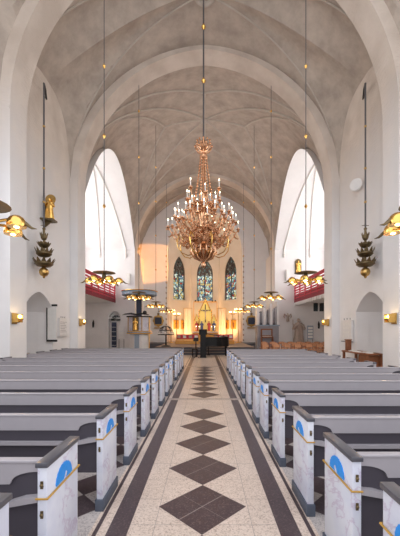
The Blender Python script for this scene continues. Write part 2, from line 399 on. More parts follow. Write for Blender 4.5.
# transept: east wall, end wall, roof
def transept(s, name):
    w = MB(); yc, hy = (A2[1]+A3[0])/2, (A3[0]-A2[1])/2
    PE = lambda a, b: (s*a, A3[0]-.002, b)
    hole = []
    if s < 0:
        door = [(6.95, 0), (6.95, 2.55)]+[(7.475+.525*cos(PI*i/12), 2.55+.66*sin(PI*i/12)) for i in range(1, 12)]+[(8.0, 2.55), (8.0, 0)]
        w.panel(PE, [(HW, 0)]+door+[(TX, 0), (TX, SPR+.2), (HW, SPR+.2)])
        w.reveal(lambda a, b, d: (s*a, A3[0]+d, b), door, 0, .5, closed=False)
        w.panel(lambda a, b: (s*a, A3[0]+.5, b), door)
    else:
        h = [(9.0, 3.2), (9.9, 3.2), (9.9, 3.9), (9.0, 3.9)]
        w.panel(PE, [(HW, 0), (TX, 0), (TX, SPR+.2), (HW, SPR+.2)], [h])
        w.reveal(lambda a, b, d: (s*a, A3[0]+d, b), h, 0, .12)
    ob = [(17.2, 4.8), (25.2, 4.8), (25.2, 9.6), (23.2, 11.2), (20.7, 11.9), (18.2, 11.2), (17.2, 9.6)]
    w.panel(lambda a, b: (s*TX, a, b), [(A2[1], 0), (A3[0], 0), (A3[0], SPR)]+[(A3[0]-(A3[0]-A2[1])*i/20, tran_arch(abs(1-2*i/20))) for i in range(1, 20)]+[(A2[1], SPR)], [ob])
    w.reveal(lambda a, b, d: (s*(TX+d), a, b), ob, 0, .25)
    w.grid(lambda u, v: (s*(HW+(TX-HW)*u), A2[1]+(A3[0]-A2[1])*v, tran_arch(abs(2*v-1))), 6, 40)
    o = struct(w.build(name, M['wall'], smooth=True, angle=40))
    g = MB(); g.panel(lambda a, b: (s*(TX+.22), a, b), ob)
    win = struct(g.build('window_4' if s < 0 else 'window_5', M['daylight']))
    f = MB()
    for k in range(1, 4): f.box(min(s*(TX+.10), s*(TX+.20)), max(s*(TX+.10), s*(TX+.20)), 17.2+2*k-.07, 17.2+2*k+.07, 4.8, 11.2)
    f.box(min(s*(TX+.10), s*(TX+.20)), max(s*(TX+.10), s*(TX+.20)), 17.2, 25.2, 7.4, 7.55)
    f.build('mullion', M['tracery'], win)
    # ribs against the east side
    r = MB()
    for xe, xb in ((6.55, 7.6), (8.70, 7.6)):
        pts = []
        for i in range(25):
            t = i/24; v = t**.85*.985
            pts.append((s*(xb+(xe-xb)*t**1.1), yc+hy*v, tran_arch(v)-.02))
        pts.append((s*xe, A3[0]-.05, SPR-.35)); r.tube(pts, .075, 8)
        r.lathe([(.05, -.25), (.12, -.05), (.13, .05)], 8, (s*xe, A3[0]-.06, SPR-.42))
    r.ball((s*7.6, yc, tran_arch(0)-.08), .2, 12, 8)
    struct(r.build('trim_1' if s < 0 else 'trim_2', M['pale_stone'], smooth=True, angle=60))
transept(-1, 'wall_transept_left'); transept(1, 'wall_transept_right')

# end wall with the apse arch, and the apse
ew = MB()
oa = pointed(-3.62, 3.62, .4, 8.9, 13.25, 14)
top = [(HW-.0-2*HW*i/40, zA(HW-2*HW*i/40)+1.6) for i in range(41)]
ew.panel(lambda a, b: (a, CE, b), [(-WX-.15, .4)]+oa+[(WX+.15, .4), (WX+.15, 15.4), (-WX-.15, 15.4)])
ew.reveal(lambda a, b, d: (a, CE+d, b), oa, 0, .55, closed=False)
struct(ew.build('wall_chancel', M['wall']))
q = MB()                                   # toothed brick edge round the apse arch
for i in range(0, 34):
    z = .6+i*.25
    for s in (-1, 1):
        if i % 2 == 0: q.box(min(s*3.62, s*3.74), max(s*3.62, s*3.74), CE-.012, CE+.02, z, z+.16)
struct(q.build('trim_3', M['stone']))
ap = MB(); AP = [(3.75, CE+.55), (3.75, 31.7), (1.55, 33.9), (-1.55, 33.9), (-3.75, 31.7), (-3.75, CE+.55)]
WIN = []
for k in range(5):
    p, n = Vector(AP[k]+(0,)), Vector(AP[k+1]+(0,)); d = (n-p); L = d.length; d.normalize(); nrm = Vector((-d.y, d.x, 0))
    if nrm.y < 0 and k in (1, 2, 3): nrm = -nrm
    P = lambda a, b, p=p, d=d: (p.x+d.x*a, p.y+d.y*a, b)
    holes = []
    if k in (1, 2, 3):
        hw = .86 if k == 2 else .80
        z0, zt = (4.75, 9.35) if k == 2 else (4.75, 9.35)
        h = pointed(L/2-hw, L/2+hw, z0, zt-1.75, zt, 8); holes = [h]
        P3 = lambda a, b, e, p=p, d=d, nrm=nrm: (p.x+d.x*a+nrm.x*e, p.y+d.y*a+nrm.y*e, b)
        ap.reveal(P3, h, 0, .3); WIN.append((h, P3, hw, L, z0, zt))
        ap.add([P3(L/2-hw-.12, z0, -.1), P3(L/2+hw+.12, z0, -.1), P3(L/2+hw+.12, z0+.08, .05), P3(L/2-hw-.12, z0+.08, .05), P3(L/2-hw-.12, z0-.12, -.1), P3(L/2+hw+.12, z0-.12, -.1), P3(L/2+hw+.12, z0-.12, 0), P3(L/2-hw-.12, z0-.12, 0)], [(0, 1, 2, 3), (0, 1, 5, 4), (4, 5, 6, 7)])
    ap.panel(P, [(0, 0), (L, 0), (L, 9.6), (0, 9.6)], holes)
    apex = Vector((0, 31.4, 13.3))
    def dome(u, v, p=p, d=d, L=L):
        b = Vector((p.x+d.x*L*v, p.y+d.y*L*v, 9.6)); a = u*PI/2
        return (apex.x+(b.x-apex.x)*cos(a), apex.y+(b.y-apex.y)*cos(a), 9.6+3.7*sin(a))
    ap.grid(dome, 12, 6)
ap.grid(lambda u, v: (3.75*cos(PI*u)*(1+.04*v), 31.4-.85*abs(cos(PI*u))+(CE+.5-31.4+.85*abs(cos(PI*u)))*v, 9.6+3.7*sin(PI*u)+.25*v), 32, 2)
struct(ap.build('wall_apse', M['apse'], smooth=True, angle=25))
rb = MB()
for k in (1, 2, 3, 4):
    b = Vector((AP[k][0], AP[k][1], 9.6))
    pts = [(b.x*.985, b.y-.03, z) for z in (.5, 5, 9.4)]
    pts += [(b.x*.985*cos(a), 31.4+(b.y-.03-31.4)*cos(a), 9.6+3.62*sin(a)) for a in [i*PI/2/10 for i in range(11)]]
    rb.tube(pts, .09, 8)
struct(rb.build('trim_4', M['apse'], smooth=True, angle=60))
for i, (h, P3, hw, L, z0, zt) in enumerate(WIN):
    g = MB(); g.panel(lambda a, b: P3(a, b, .27), h)
    w = struct(g.build(f'window_{i+1}', M['stained']))
    hd = MB(); hd.panel(lambda a, b: P3(a, b, .25), [(h[1][0], zt-1.85)]+[p for p in h if p[1] > zt-1.76]+[(h[-1][0], zt-1.85)]); hd.build('head_glass', M['stained_dark'], w)
    f = MB(); c = L/2
    loop = [P3(a, b, .18) for a, b in h]; f.tube(loop, .08, 6, closed=True)
    f.tube([P3(c, z0, .18), P3(c, zt-1.7, .18)], .055, 6)
    for q in (-1, 1):
        f.tube([P3(a, b, .18) for a, b in pointed(min(c, c+q*hw), max(c, c+q*hw), zt-2.1, zt-1.9, zt-.98, 5)[1:-1]], .075, 6)
        f.tube([P3(c+q*(hw*.30)+.20*cos(t), zt-1.02+.22*sin(t), .18) for t in [2*PI*j/10 for j in range(10)]], .07, 6, closed=True)
    f.tube([P3(c+.2*cos(t), zt-.55+.22*sin(t), .18) for t in [2*PI*j/10 for j in range(10)]], .07, 6, closed=True)
    for q in (-1, 1):
        f.tube([P3(c+q*hw*.62, zt-1.9, .18), P3(c+q*hw*.35, zt-1.25, .18)], .09, 6)
    f.build('tracery', M['tracery'], w, smooth=True)
    lead = MB()
    nz = 7
    for j in range(1, nz):
        z = z0+(zt-1.9-z0)*j/nz; lead.tube([P3(c-hw, z, .24), P3(c+hw, z, .24)], .018, 5)
    lead.build('lead_bar', M['iron'], w)

# ------------------------------------------------------------------ vaults and arches
def arch_band(w, ya, yb):
    N = 60
    xs = [-HW+2*HW*(.5-.5*cos(PI*i/N)) for i in range(N+1)]
    w.grid(lambda u, v: (xs[round(u*N)], ya+(yb-ya)*v, zA(xs[round(u*N)])), N, 2)
    for y in (ya, yb):
        w.grid(lambda u, v: (xs[round(u*N)]*(1+.12*v), y, zA(xs[round(u*N)])+.7*v), N, 1)
ab = MB()
for a, b in (A1, A2, A3): arch_band(ab, a, b)
struct(ab.build('trim_5', M['limewash_falloff'], smooth=True, angle=40))
vz = {}
cl = MB()
for key, ya, yb, wf, dome, nx, ny, p in (('west', 5.0, A1[0], wall_arch, .1, 90, 20, 1.6), ('near', A1[1], A2[0], wall_arch, .12, 72, 40, 1.5),
                                     ('cross', A2[1], A3[0], tran_arch, .75, 80, 64, 2.0), ('east', A3[1], CE, wall_arch, .1, 60, 24, 1.5)):
    z = vault_fn(ya, yb, wf, dome, p=p); vz[key] = (z, ya, yb)
    cl.grid(lambda u, v: (-WX+2*WX*u, ya+(yb-ya)*v, z(-WX+2*WX*u, ya+(yb-ya)*v)), nx, ny)
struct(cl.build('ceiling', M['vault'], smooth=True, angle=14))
def rib(w, key, a, b, r=.06, n=28, drop=.01, sag=1.0):
    z = vz[key][0]
    w.tube([(a[0]+(b[0]-a[0])*i/n, a[1]+(b[1]-a[1])*i/n, z(a[0]+(b[0]-a[0])*i/n, a[1]+(b[1]-a[1])*i/n)-drop) for i in range(n+1)], r, 6)
r = MB(); _, ya, yb = vz['near']; yc = (ya+yb)/2
for sx in (-1, 1):
    for y in (ya, yb): rib(r, 'near', (0, yc), (sx*HW, y), .035)
r.tube([(.36*cos(t), yc+.36*sin(t), vz['near'][0](0, yc)-.03) for t in [2*PI*i/24 for i in range(24)]], .10, 8, closed=True)
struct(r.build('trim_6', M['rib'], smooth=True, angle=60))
r = MB(); _, ya, yb = vz['cross']; yc = (ya+yb)/2
nodes = [(-2.6, yc), (2.6, yc), (0, yc-2.6), (0, yc+2.6)]
for n in nodes: rib(r, 'cross', (0, yc), n, .055, 10)
for sx in (-1, 1):
    for y in (ya, yb):
        rib(r, 'cross', (0, yc), (sx*HW, y), .06)
        rib(r, 'cross', (sx*2.6, yc), (sx*HW, y), .06)
        rib(r, 'cross', (0, yc+(2.6 if y > yc else -2.6)), (sx*HW, y), .06)
r.ball((0, yc, vz['cross'][0](0, yc)-.05), .24, 12, 8, .6)
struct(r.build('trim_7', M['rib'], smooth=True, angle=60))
r = MB(); _, ya, yb = vz['east']; yc = (ya+yb)/2
for sx in (-1, 1):
    for y in (ya, yb): rib(r, 'east', (0, yc), (sx*HW, y), .06)
struct(r.build('trim_8', M['rib'], smooth=True, angle=60))

# ------------------------------------------------------------------ chancel platform
PZ = .48
st = MB()
for k, y in enumerate((20.8, 21.15, 21.5)):
    st.box(-3.4, 3.4, y, 30.2, .16*k, .16*(k+1)-.012, 0); st.box(-3.42, 3.42, y-.02, 30.2, .16*(k+1)-.012, .16*(k+1), 1)
st.box(-5.8, 5.8, 27.0, 30.2, 0, PZ-.001, 0); st.box(-3.7, 3.7, 30.2, 33.8, 0, PZ, 1)
struct(st.build('floor_chancel', [M['step'], M['carpet']]))

# ------------------------------------------------------------------ pews
# every row keeps its own place; the rows are not quite evenly spaced
ORD = ['first', 'second', 'third', 'fourth', 'fifth', 'sixth', 'seventh', 'eighth', 'ninth', 'tenth', 'eleventh', 'twelfth', 'thirteenth', 'fourteenth']
PD, PT, PH = .455, .055, .87               # depth, thickness and height of a bench end
def rail_outline(L, zt, zl, zs, cw):
    """board whose lower edge sweeps up near its ends"""
    pts = [(PT, zt), (PT, zs)]
    pts += [(PT+.02+cw*i/10, zs-(zs-zl)*(1-sqrt(max(0, 1-(i/10)**2)))) for i in range(11)]
    q = [(L-a, b) for a, b in pts[1:]]
    return pts+q[::-1]+[(L-PT, zt)]
def make_pew(s, L, label):
    """bench running from the aisle (x=0) outwards; s=+1 to the right, -1 to the left; y=0 is the side away from the camera"""
    root = thing('church_pew', (0, 0, 0), label, 'pew', 'grey pews with marbled ends')
    X = lambda a, b: (min(s*a, s*b), max(s*a, s*b))
    for end in (0, 1):
        x0 = 0 if end == 0 else L-PT
        b = MB(); b.box(*X(x0, x0+PT), -PD, 0, .09, PH-.03, bev=.004)
        be = b.build('bench_end', M['marble'] if end == 0 else M['rail'], root, True)
        c = MB(); c.box(*X(x0-.012, x0+PT+.008), -PD-.014, .010, PH-.032, PH, bev=.006); c.build('cap', M['cap'], be, True)
        p = MB(); p.box(*X(x0-.014, x0+PT+.010), -PD-.016, .012, 0, .105, bev=.004); p.build('plinth', M['plinth'], be, True)
        if end == 0:
            g = MB(); g.tube([(s*(PT+.006), -PD-.008, .655), (s*-.008, -PD-.008, .655), (s*-.008, .008, .655), (s*(PT*.5), .008,   .655)], .0062, 8); g.build('gold_cord', M['gold_paint'], be, True)
            f = MB()
            R0 = .118
            prof = [(-PD/2+R0*cos(t)*(1 if i % 2 else .97), .668+R0*sin(t)*.93*(1 if i % 2 else .97)) for i, t in enumerate([PI*j/22 for j in range(23)])]
            f.prism(prof, 'x', s*.004, s*-.006); fm = f.build('shell_motif', M['blue'], be)
            w = MB(); w.prism([(-PD/2-.01, .67), (-PD/2+.012, .67), (-PD/2+.030, .70), (-PD/2+.018, .712)], 'x', s*-.004, s*-.0085); w.build('shell_heart', M['marble'], be)
            for z in (.735, .56):
                h = MB(); h.ball((s*PT*.5, -PD-.006, z), .011, 10, 6); h.box(*X(PT*.5-.008, PT*.5+.008), -PD-.006, -PD+.002, z-.022, z+.022); h.build('hinge_pin', M['bronze'], be, True)
    yb = -PD+.03
    b = MB(); b.prism([(s*a, z) for a, z in rail_outline(L, .862, .725, .80, .16)], 'y', yb-.004, yb+.035)
    b.box(*X(PT, L-PT), yb-.012, yb+.045, .852, .872, bev=.006)
    b.build('top_rail', M['rail'], root)
    b = MB(); b.box(*X(PT, L-PT), yb+.012, yb+.030, .33, .83); b.build('back_panel', M['panel'], root)
    b = MB(); b.prism([(s*a, z) for a, z in [(PT, .665), (PT+.09, .655), (PT+.19, .625), (L-PT-.19, .625), (L-PT-.09, .655), (L-PT, .665), (L-PT, .63), (L-PT-.2, .595), (PT+.2, .595), (PT, .63)]], 'y', yb-.03, yb+.012)
    b.build('book_ledge', M['rail'], root)
    b = MB(); b.box(*X(PT, L-PT), yb+.03, -.02, .42, .455, bev=.008); b.box(*X(PT, L-PT), -.10, -.075, .30, .42); b.build('seat', M['rail'], root, True)
    if L > 3:
        for fx in (.36, .68):
            b = MB(); b.box(*X(L*fx, L*fx+.05), yb+.035, -.06, 0, .42); b.build('support', M['panel'], root)
    return root
LY = [1.505, 2.315, 3.33, 4.31, 5.33, 6.30, 7.30, 8.30, 9.25, 10.75, 11.75, 12.75, 13.75]
RY = [1.615, 2.40, 3.25, 4.26, 5.25, 6.02, 7.0, 8.05, 9.05, 10.05, 11.05, 12.1, 13.2]
CAMX = .012
protoL = {}
def pew_label(side, k):
    s = 'left' if side < 0 else 'right'
    if k == 0: return f'grey pew cut off at the {s} picture edge, only its marbled end showing'
    return f'grey pew with marbled end, {ORD[k]} row from the camera, {s} of aisle'
first = None
for k, yv in enumerate(LY):
    if k == 0: first = p = make_pew(-1, 4.8, pew_label(-1, k))
    elif k == 9: first = p = make_pew(-1, 5.12, pew_label(-1, k))
    else: p = copy_tree(first); p['label'] = pew_label(-1, k)
    p.location = (-.935+.012, yv, 0)
for k, yv in enumerate(RY):
    if k == 0: first = p = make_pew(1, 3.22, pew_label(1, k))
    else: p = copy_tree(first); p['label'] = pew_label(1, k)
    p.location = (.935-.012, yv, 0)

# ------------------------------------------------------------------ hanging cords
def cord(o, z0, z1, r, beads=(), bead_r=.04):
    c = MB(); c.tube([(0, 0, z0), (0, 0, z1)], r, 6)
    co = c.build('cord', M['cord'], o)
    for z in beads:
        b = MB(); b.lathe([(.2*bead_r, -bead_r*1.6), (bead_r*.7, -bead_r*.6), (bead_r, 0), (bead_r*.6, bead_r*.7), (bead_r*.2, bead_r*1.6)], 10, (0, 0, z)); b.build('bead', M['gold'], co, True)
    return co

# great chandelier
CY = 12.32
zboss = vz['near'][0](0, CY)
ch = thing('chandelier', (-.045, CY, 4.3), 'great gilt branched chandelier with white candles hanging over the aisle', 'chandelier')
B = 4.3
cord(ch, 9.1-B, zboss-B, .035, [13.5-B, 11.4-B], .09)
def s_arm(R, z0, zc, droop, ang, r=.024):
    """s-curved branch from the stem at height z0, sagging by droop, to a candle cup at radius R, height zc"""
    pts = []
    for i in range(15):
        t = i/14
        rr = .10+(R-.10)*(t**.85)
        z = z0+(zc-z0)*t - droop*sin(PI*min(1, t*1.05))*(1-.25*t) + .10*sin(2*PI*t)
        pts.append((rr*cos(ang), rr*sin(ang), z))
    return pts
b = MB()                                   # stem
b.lathe([(.02, -.12), (.05, -.06), (.13, .02), (.30, .10), (.40, .22), (.44, .36), (.36, .46), (.20, .52), (.14, .62), (.24, .74), (.30, .88), (.22, 1.05), (.12, 1.2), (.10, 1.5), (.17, 1.65), (.19, 1.8), (.10, 1.95), (.07, 2.3), (.12, 2.45), (.11, 2.6), (.05, 2.75), (.04, 4.4)], 20, (0, 0, .08))
b.build('stem', M['copper'], ch, True)
b = MB(); b.ball((0, 0, -.1), .09, 10, 8, 1.4); b.build('finial', M['copper'], ch, True)
bowl = MB()
for k in range(14):
    a = 2*PI*k/14
    bowl.tube([(rr*cos(a), rr*sin(a), z) for rr, z in ((.16, .06), (.36, .16), (.50, .36), (.47, .62), (.36, .86), (.33, 1.05), (.40, 1.22))], [.02, .035, .04, .03, .025, .03, .012], 6)
for R, z in ((.50, .38), (.37, .86)): bowl.tube([(R*cos(t), R*sin(t), z) for t in [2*PI*i/24 for i in range(24)]], .03, 6, closed=True)
bowl.build('basket', M['copper'], ch, True)
cr = MB()
for k in range(10):
    a = 2*PI*k/10
    cr.tube([(q*cos(a), q*sin(a), z) for q, z in [(.08, 4.30), (.20, 4.32), (.30, 4.40), (.32, 4.50)]], [.028, .025, .02, .012], 6)
    cr.ball((.32*cos(a), .32*sin(a), 4.53), .052, 8, 6)
    b2 = a+PI/10
    cr.tube([(q*cos(b2), q*sin(b2), z) for q, z in [(.08, 4.42), (.17, 4.50), (.24, 4.62), (.25, 4.70)]], [.024, .02, .018, .012], 6)
    cr.ball((.25*cos(b2), .25*sin(b2), 4.73), .045, 8, 6)
cr.lathe([(.05, 4.0), (.12, 4.06), (.15, 4.16), (.09, 4.26), (.14, 4.36), (.10, 4.48), (.13, 4.58), (.06, 4.66), (.07, 4.74), (.03, 4.85)], 16)
cr.build('crown', M['copper'], ch, True)
for k in range(8):                          # festoons of beads from the crown to the upper tier
    a = 2*PI*(k+.5)/8; st_ = MB()
    for i in range(20):
        t = i/19; rr = .13+.36*t**1.3; z = 4.1-2.25*t
        st_.ball((rr*cos(a), rr*sin(a), z), .034+.012*(i % 3 == 0), 7, 5)
    st_.tube([((.13+.36*(i/19)**1.3)*cos(a), (.13+.36*(i/19)**1.3)*sin(a), 4.1-2.25*i/19) for i in range(20)], .012, 5)
    st_.build('bead_festoon', M['copper'], ch, True)
flower_pts = [(0, 0, 0)]
def branch(R, z0, zc, droop, ang, sc, rosettes):
    pts = s_arm(R, z0, zc, droop, ang)
    a = MB(); a.tube(pts, [.034-.014*i/14 for i in range(15)], 7)
    for j in rosettes:
        p = pts[j]
        for q in range(5):
            t = 2*PI*q/5; a.ball((p[0]+.055*cos(t)*-sin(ang), p[1]+.055*cos(t)*cos(ang), p[2]+.055*sin(t)), .030, 6, 4)
        a.ball(p, .040, 7, 5)
    for j in (3, 6, 9, 12):                # curling leaves
        p = Vector(pts[j]); d = Vector((cos(ang), sin(ang), 0)); sg = 1 if j % 2 else -1
        lf = [p, p+d*.05+Vector((0, 0, .08*sg)), p+d*.13+Vector((0, 0, .12*sg)), p+d*.17+Vector((0, 0, .07*sg))]
        a.tube(lf, [.022, .030, .022, .006], 6)
    e = pts[-1]
    a.lathe([(.01, -.10), (.045, -.05), (.03, -.02), (.085, .02), (.09, .035), (.035, .04), (.04, .09), (.02, .09)], 10, e)
    ao = a.build('branch', M['copper'], ch, True)
    c = MB(); c.lathe([(.019, .06), (.019, .27*sc), (.008, .285*sc)], 8, e); co = c.build('candle', M['wax'], ao, True)
    f = MB(); f.lathe([(.004, 0), (.014, .025), (.010, .05), (.001, .085)], 8, (e[0], e[1], e[2]+.285*sc)); f.build('flame', M['flame'], ao, True)
for k in range(24):
    R_, zc = ((1.38, 1.30), (1.16, 1.62), (1.26, 1.46))[k % 3]
    branch(R_, 1.02+.05*(k % 2), zc, .50, 2*PI*k/24+.1, 1, (4, 6, 8, 10, 12))
for k in range(14): branch(.86+.14*(k % 2), 1.35, 1.78+.1*(k % 2), .36, 2*PI*k/14+.25, 1, (5, 8, 11))
for k in range(8): branch(.76 if k % 2 else .64, 2.1, 2.42+.22*(k % 2), .22, 2*PI*k/8+.1, 1.1, (6, 10))
for k in range(6): branch(.36, 2.0, 2.2, .12, 2*PI*k/6+.3, 1.1, (6,))
for k in range(8):                          # large plain scroll loops below
    a = 2*PI*k/8+.3; sc_ = MB()
    sc_.tube([(rr*cos(a), rr*sin(a), z) for rr, z in [(.42, .30), (.62, .22), (.86, .30), (1.02, .50), (1.06, .74), (.98, .92), (.86, .90), (.82, .80)]], .020, 6)
    sc_.build('scroll', M['gold'], ch, True)

# horn lamps hanging in pairs down the nave
def ceil_z(x, y):
    for key in ('west', 'near', 'cross', 'east'):
        z, a, b = vz[key]
        if a <= y <= b: return z(x, y)
    return zA(x)
def make_lamp(label, hang):
    o = thing('hanging_lamp', (0, 0, 3.0), label, 'lamp', 'gilt horn lamps hanging along the nave')
    cord(o, .3, hang-3.0, .013, [z for z in (2.4, 4.6, 6.8, 9.0) if z < hang-3.3], .05)
    d = MB(); d.lathe([(.03, .36), (.20, .345), (.34, .315), (.35, .305), (.06, .30)], 20); d.lathe([(.06, .0), (.10, .06), (.07, .18), (.05, .31)], 12); d.build('top_plate', M['bronze'], o, True)
    r = MB()
    for R, z in ((.17, .02), (.17, .10)): r.tube([(R*cos(t), R*sin(t), z) for t in [2*PI*i/20 for i in range(20)]], .022, 6, closed=True)
    r.build('ring', M['gold'], o, True)
    for k in range(6):
        a = 2*PI*k/6+.12
        R = Matrix.Rotation(a, 4, 'Z')
        m = MB(); m.tube([(.15, 0, .06), (.27, 0, .09), (.40, 0, .11)], .022, 7); m.xform(R)
        ao = m.build('arm', M['gold'], o, True)
        m = MB(); m.tube([(.56, 0, .06), (.60, 0, .03), (.66, 0, -.01), (.73, 0, -.02)], [.03, .026, .018, .004], 8); m.xform(R)
        m.build('horn', M['bronze'], ao, True)
        m = MB(); m.lathe([(.128, -.03), (.134, .0), (.122, .06), (.09, .105), (.05, .13), (.012, .135), (.012, .125), (.045, .118), (.08, .092), (.11, .05), (.122, .0)], 16, (.45, 0, .03)); m.xform(R)
        m.build('dome_shade', M['gold'], ao, True)
        m = MB(); m.ball((.45, 0, .03), .05, 10, 8); m.xform(R); m.build('bulb', M['bulb'], ao, True)
    return o
LAMPY = [4.5, 9.9, 15.1, 20.3, 25.9]
desc = ['by the {s} edge of the picture, in front of the first pier', 'below the {s} end of the red gallery seen past the second pier', '{c}', '{d}', '{e}']
names = {-1: ['gilt horn lamp cut by the left picture edge before the first pier', 'gilt horn lamp hanging in front of the left red gallery', 'gilt horn lamp hanging in front of the pulpit canopy', 'gilt horn lamp between pulpit canopy and the dark shield left of the apse', 'smallest gilt horn lamp left of the apse, before the tall candle poles'],
         1: ['gilt horn lamp cut by the right picture edge before the first pier', 'gilt horn lamp hanging in front of the right red gallery', 'gilt horn lamp hanging in front of the small organ', 'gilt horn lamp just above the dark shield right of the apse', 'smallest gilt horn lamp right of the apse, before the tall candle poles']}
for s in (-1, 1):
    for k, yv in enumerate(LAMPY):
        hz = ceil_z(s*3.17, yv) if yv > 5 else 11.5
        o = make_lamp(names[s][k], hz); o.location = (s*3.17+.012, yv, 3.14)
        for ch_ in o.children:
            pass
        li = bpy.data.lights.new('lamp_glow', 'POINT'); li.energy = 9; li.color = (1, .66, .32); li.shadow_soft_size = .035
        lo = bpy.data.objects.new('lamp_glow', li); COL.objects.link(lo); lo.location = (s*3.17+.012, yv, 3.08)

# lotus pendants
def petal(m, a, r0, z0, r1, z1, w, n=6):
    """pointed leaf that swells outwards and curls up, of real thickness"""
    rows = []
    for i in range(n+1):
        t = i/n
        rr = r0+(r1-r0)*(.55*sin(t*PI/2)**.8+.45*t**2); z = z0+(z1-z0)*(t**1.5); ww = w*sin(PI*(.18+.82*(1-t)) if t > .0 else PI*.5)**.6 if t < 1 else .002
        ww = w*(1-t**2.2)+.003
        rows.append((rr, z, ww))
    vs, fs = [], []
    for th in (0, .012):
        for rr, z, ww in rows:
            for q in (-1, 0, 1):
                x = rr+th-(.02 if q else 0)*(ww/w); yv = q*ww
                vs.append((x*cos(a)-yv*sin(a), x*sin(a)+yv*cos(a), z))
    k = 3*(n+1)
    for i in range(n):
        for q in range(2):
            f = (3*i+q, 3*i+q+1, 3*i+3+q+1, 3*i+3+q)
            fs.append(f); fs.append(tuple(k+j for j in f[::-1]))
        for q in (0, 2): fs.append((3*i+q, 3*i+3+q, k+3*i+3+q, k+3*i+q))
    m.add(vs, fs)
def make_lotus(s, label):
    o = thing('lotus_pendant', (s*5.74, 11.25, 3.52), label, 'lamp', 'bronze lotus pendants at the side walls')
    top = 10.45-3.5
    c = MB(); c.tube([(0, 0, 1.70), (0, 0, top)], .03, 8); co = c.build('rod', M['cord'], o)
    for z in (5.4, 3.9, 2.7):
        q = MB(); q.ball((0, 0, z), .05, 8, 6); q.build('bead', M['brass'], co, True)
    h = MB(); h.tube([(0, 0, top-.02), (s*.15, .4, top+.07), (s*.42, 1.0, top+.16)], .035, 7); h.build('wall_bracket', M['iron'], o)
    g = MB(); g.tube([(-.12, 0, 1.86), (.12, 0, 1.86)], .012, 6); g.build('cross_pin', M['bronze'], o)
    for i, (r, z, hgt) in enumerate(((.13, 1.44, .20), (.23, 1.17, .13), (.31, .84, .25), (.37, .48, .24))):
        m = MB()
        m.lathe([(.035, z-.12), (r*.6, z-.08), (r*.85, z), (r*.80, z+.07), (r*.5, z+.08), (.03, z+.1)], 18)
        for k in range(11): petal(m, 2*PI*k/11+.2*i, r*.55, z-.04, r, z-.04+hgt, r*.27)
        m.build('petal_tier', M['bronze'], o, True)
    m = MB(); m.lathe([(.02, .05), (.03, .3), (.07, .36), (.04, .42), (.04, 1.7), (.06, 1.75), (.02, 1.8)], 10); m.build('stem', M['bronze'], o, True)
    m = MB(); m.ball((0, 0, .20), .165, 16, 10); m.lathe([(.03, -.02), (.05, .03), (.03, .06)], 10); m.build('globe', M['brass'], o, True)
    return o
make_lotus(-1, 'bronze lotus pendant below the gilded statue, beside the niche with the black framed panel')
make_lotus(1, 'bronze lotus pendant below the round white disc, above the niche with the table')

# ------------------------------------------------------------------ figures
def robed(m, c, h, w=.3, raise_=0.0, k=1.0):
    x, y, z = c
    m.lathe([(w*.95, 0), (w, .05*h), (w*.82, .3*h), (w*.72, .52*h), (w*.80, .68*h), (w*.86, .76*h), (w*.60, .815*h), (w*.25, .84*h), (w*.22, .87*h)], 16, c, 1, .62)
    m.lathe([(.02*h, .855*h), (.058*h, .875*h), (.068*h, .92*h), (.062*h, .96*h), (.035*h, .99*h), (.005*h, 1.0*h)], 12, c, 1, 1.05)
    m.ball((x, y-.068*h, z+.915*h), .012*h, 6, 4)
    for s in (-1, 1):
        m.tube([(x+s*w*.75, y, z+.76*h), (x+s*w*.98, y-.03*h, z+.60*h), (x+s*w*.55, y-.13*h, z+(.58+raise_)*h), (x+s*w*.25, y-.15*h, z+(.64+raise_)*h)], [.05*h, .05*h, .042*h, .02*h], 8)
    for q in range(7):
        a = -PI+PI*(q+.5)/7; m.tube([(x+w*.95*cos(a), y+.6*w*sin(a), z+.01*h), (x+w*.72*cos(a), y+.46*w*sin(a), z+.5*h)], .012*h, 5)

sc = thing('statue', (-6.15, 12.0, 5.85), 'gilded saint with halo on a small wall shelf above the bronze pendant', 'statue')
m = MB(); m.prism([(0, -.26), (.45, -.2), (.45, .2), (0, .26)], 'z', -.06, 0); m.prism([(0, -.06), (.35, -.06), (.05, -.3), (0, -.3)], 'y', -.03, .03); m.build('shelf', M['bronze'], sc)
m = MB(); robed(m, (.24, 0, 0), .84, .18, .1); m.build('figure', M['gold'], sc, True)
m = MB(); m.lathe([(.17, 0), (.20, .015), (.19, .03), (.02, .03)], 24); m.xform(Matrix.Translation((.24, .09, .80)) @ Matrix.Rotation(PI/2, 4, 'X'))
m.build('halo', M['brass'], sc, True)
m = MB(); m.box(.0, .26, .10, .13, 0, .72, bev=.01); m.build('backboard', M['bronze'], sc)

sd = thing('wall_disc', (6.15, 12.55, 7.35), 'round white disc on the side wall above the bronze pendant', 'disc')
m = MB(); m.lathe([(.20, 0), (.245, .02), (.25, .06), (.22, .09), (.10, .11), (.01, .115)], 28); m.xform(Matrix.Rotation(math.radians(-138), 4, 'Z') @ Matrix.Translation((.24, 0, 0)) @ Matrix.Rotation(PI/2, 4, 'Y'))
m.build('face', M['pale_stone'], sd, True)
m = MB(); m.tube([(0, 0, 0), (-.12, -.1, 0), (-.18, -.17, 0)], .04, 8); m.build('bracket', M['white_paint'], sd)

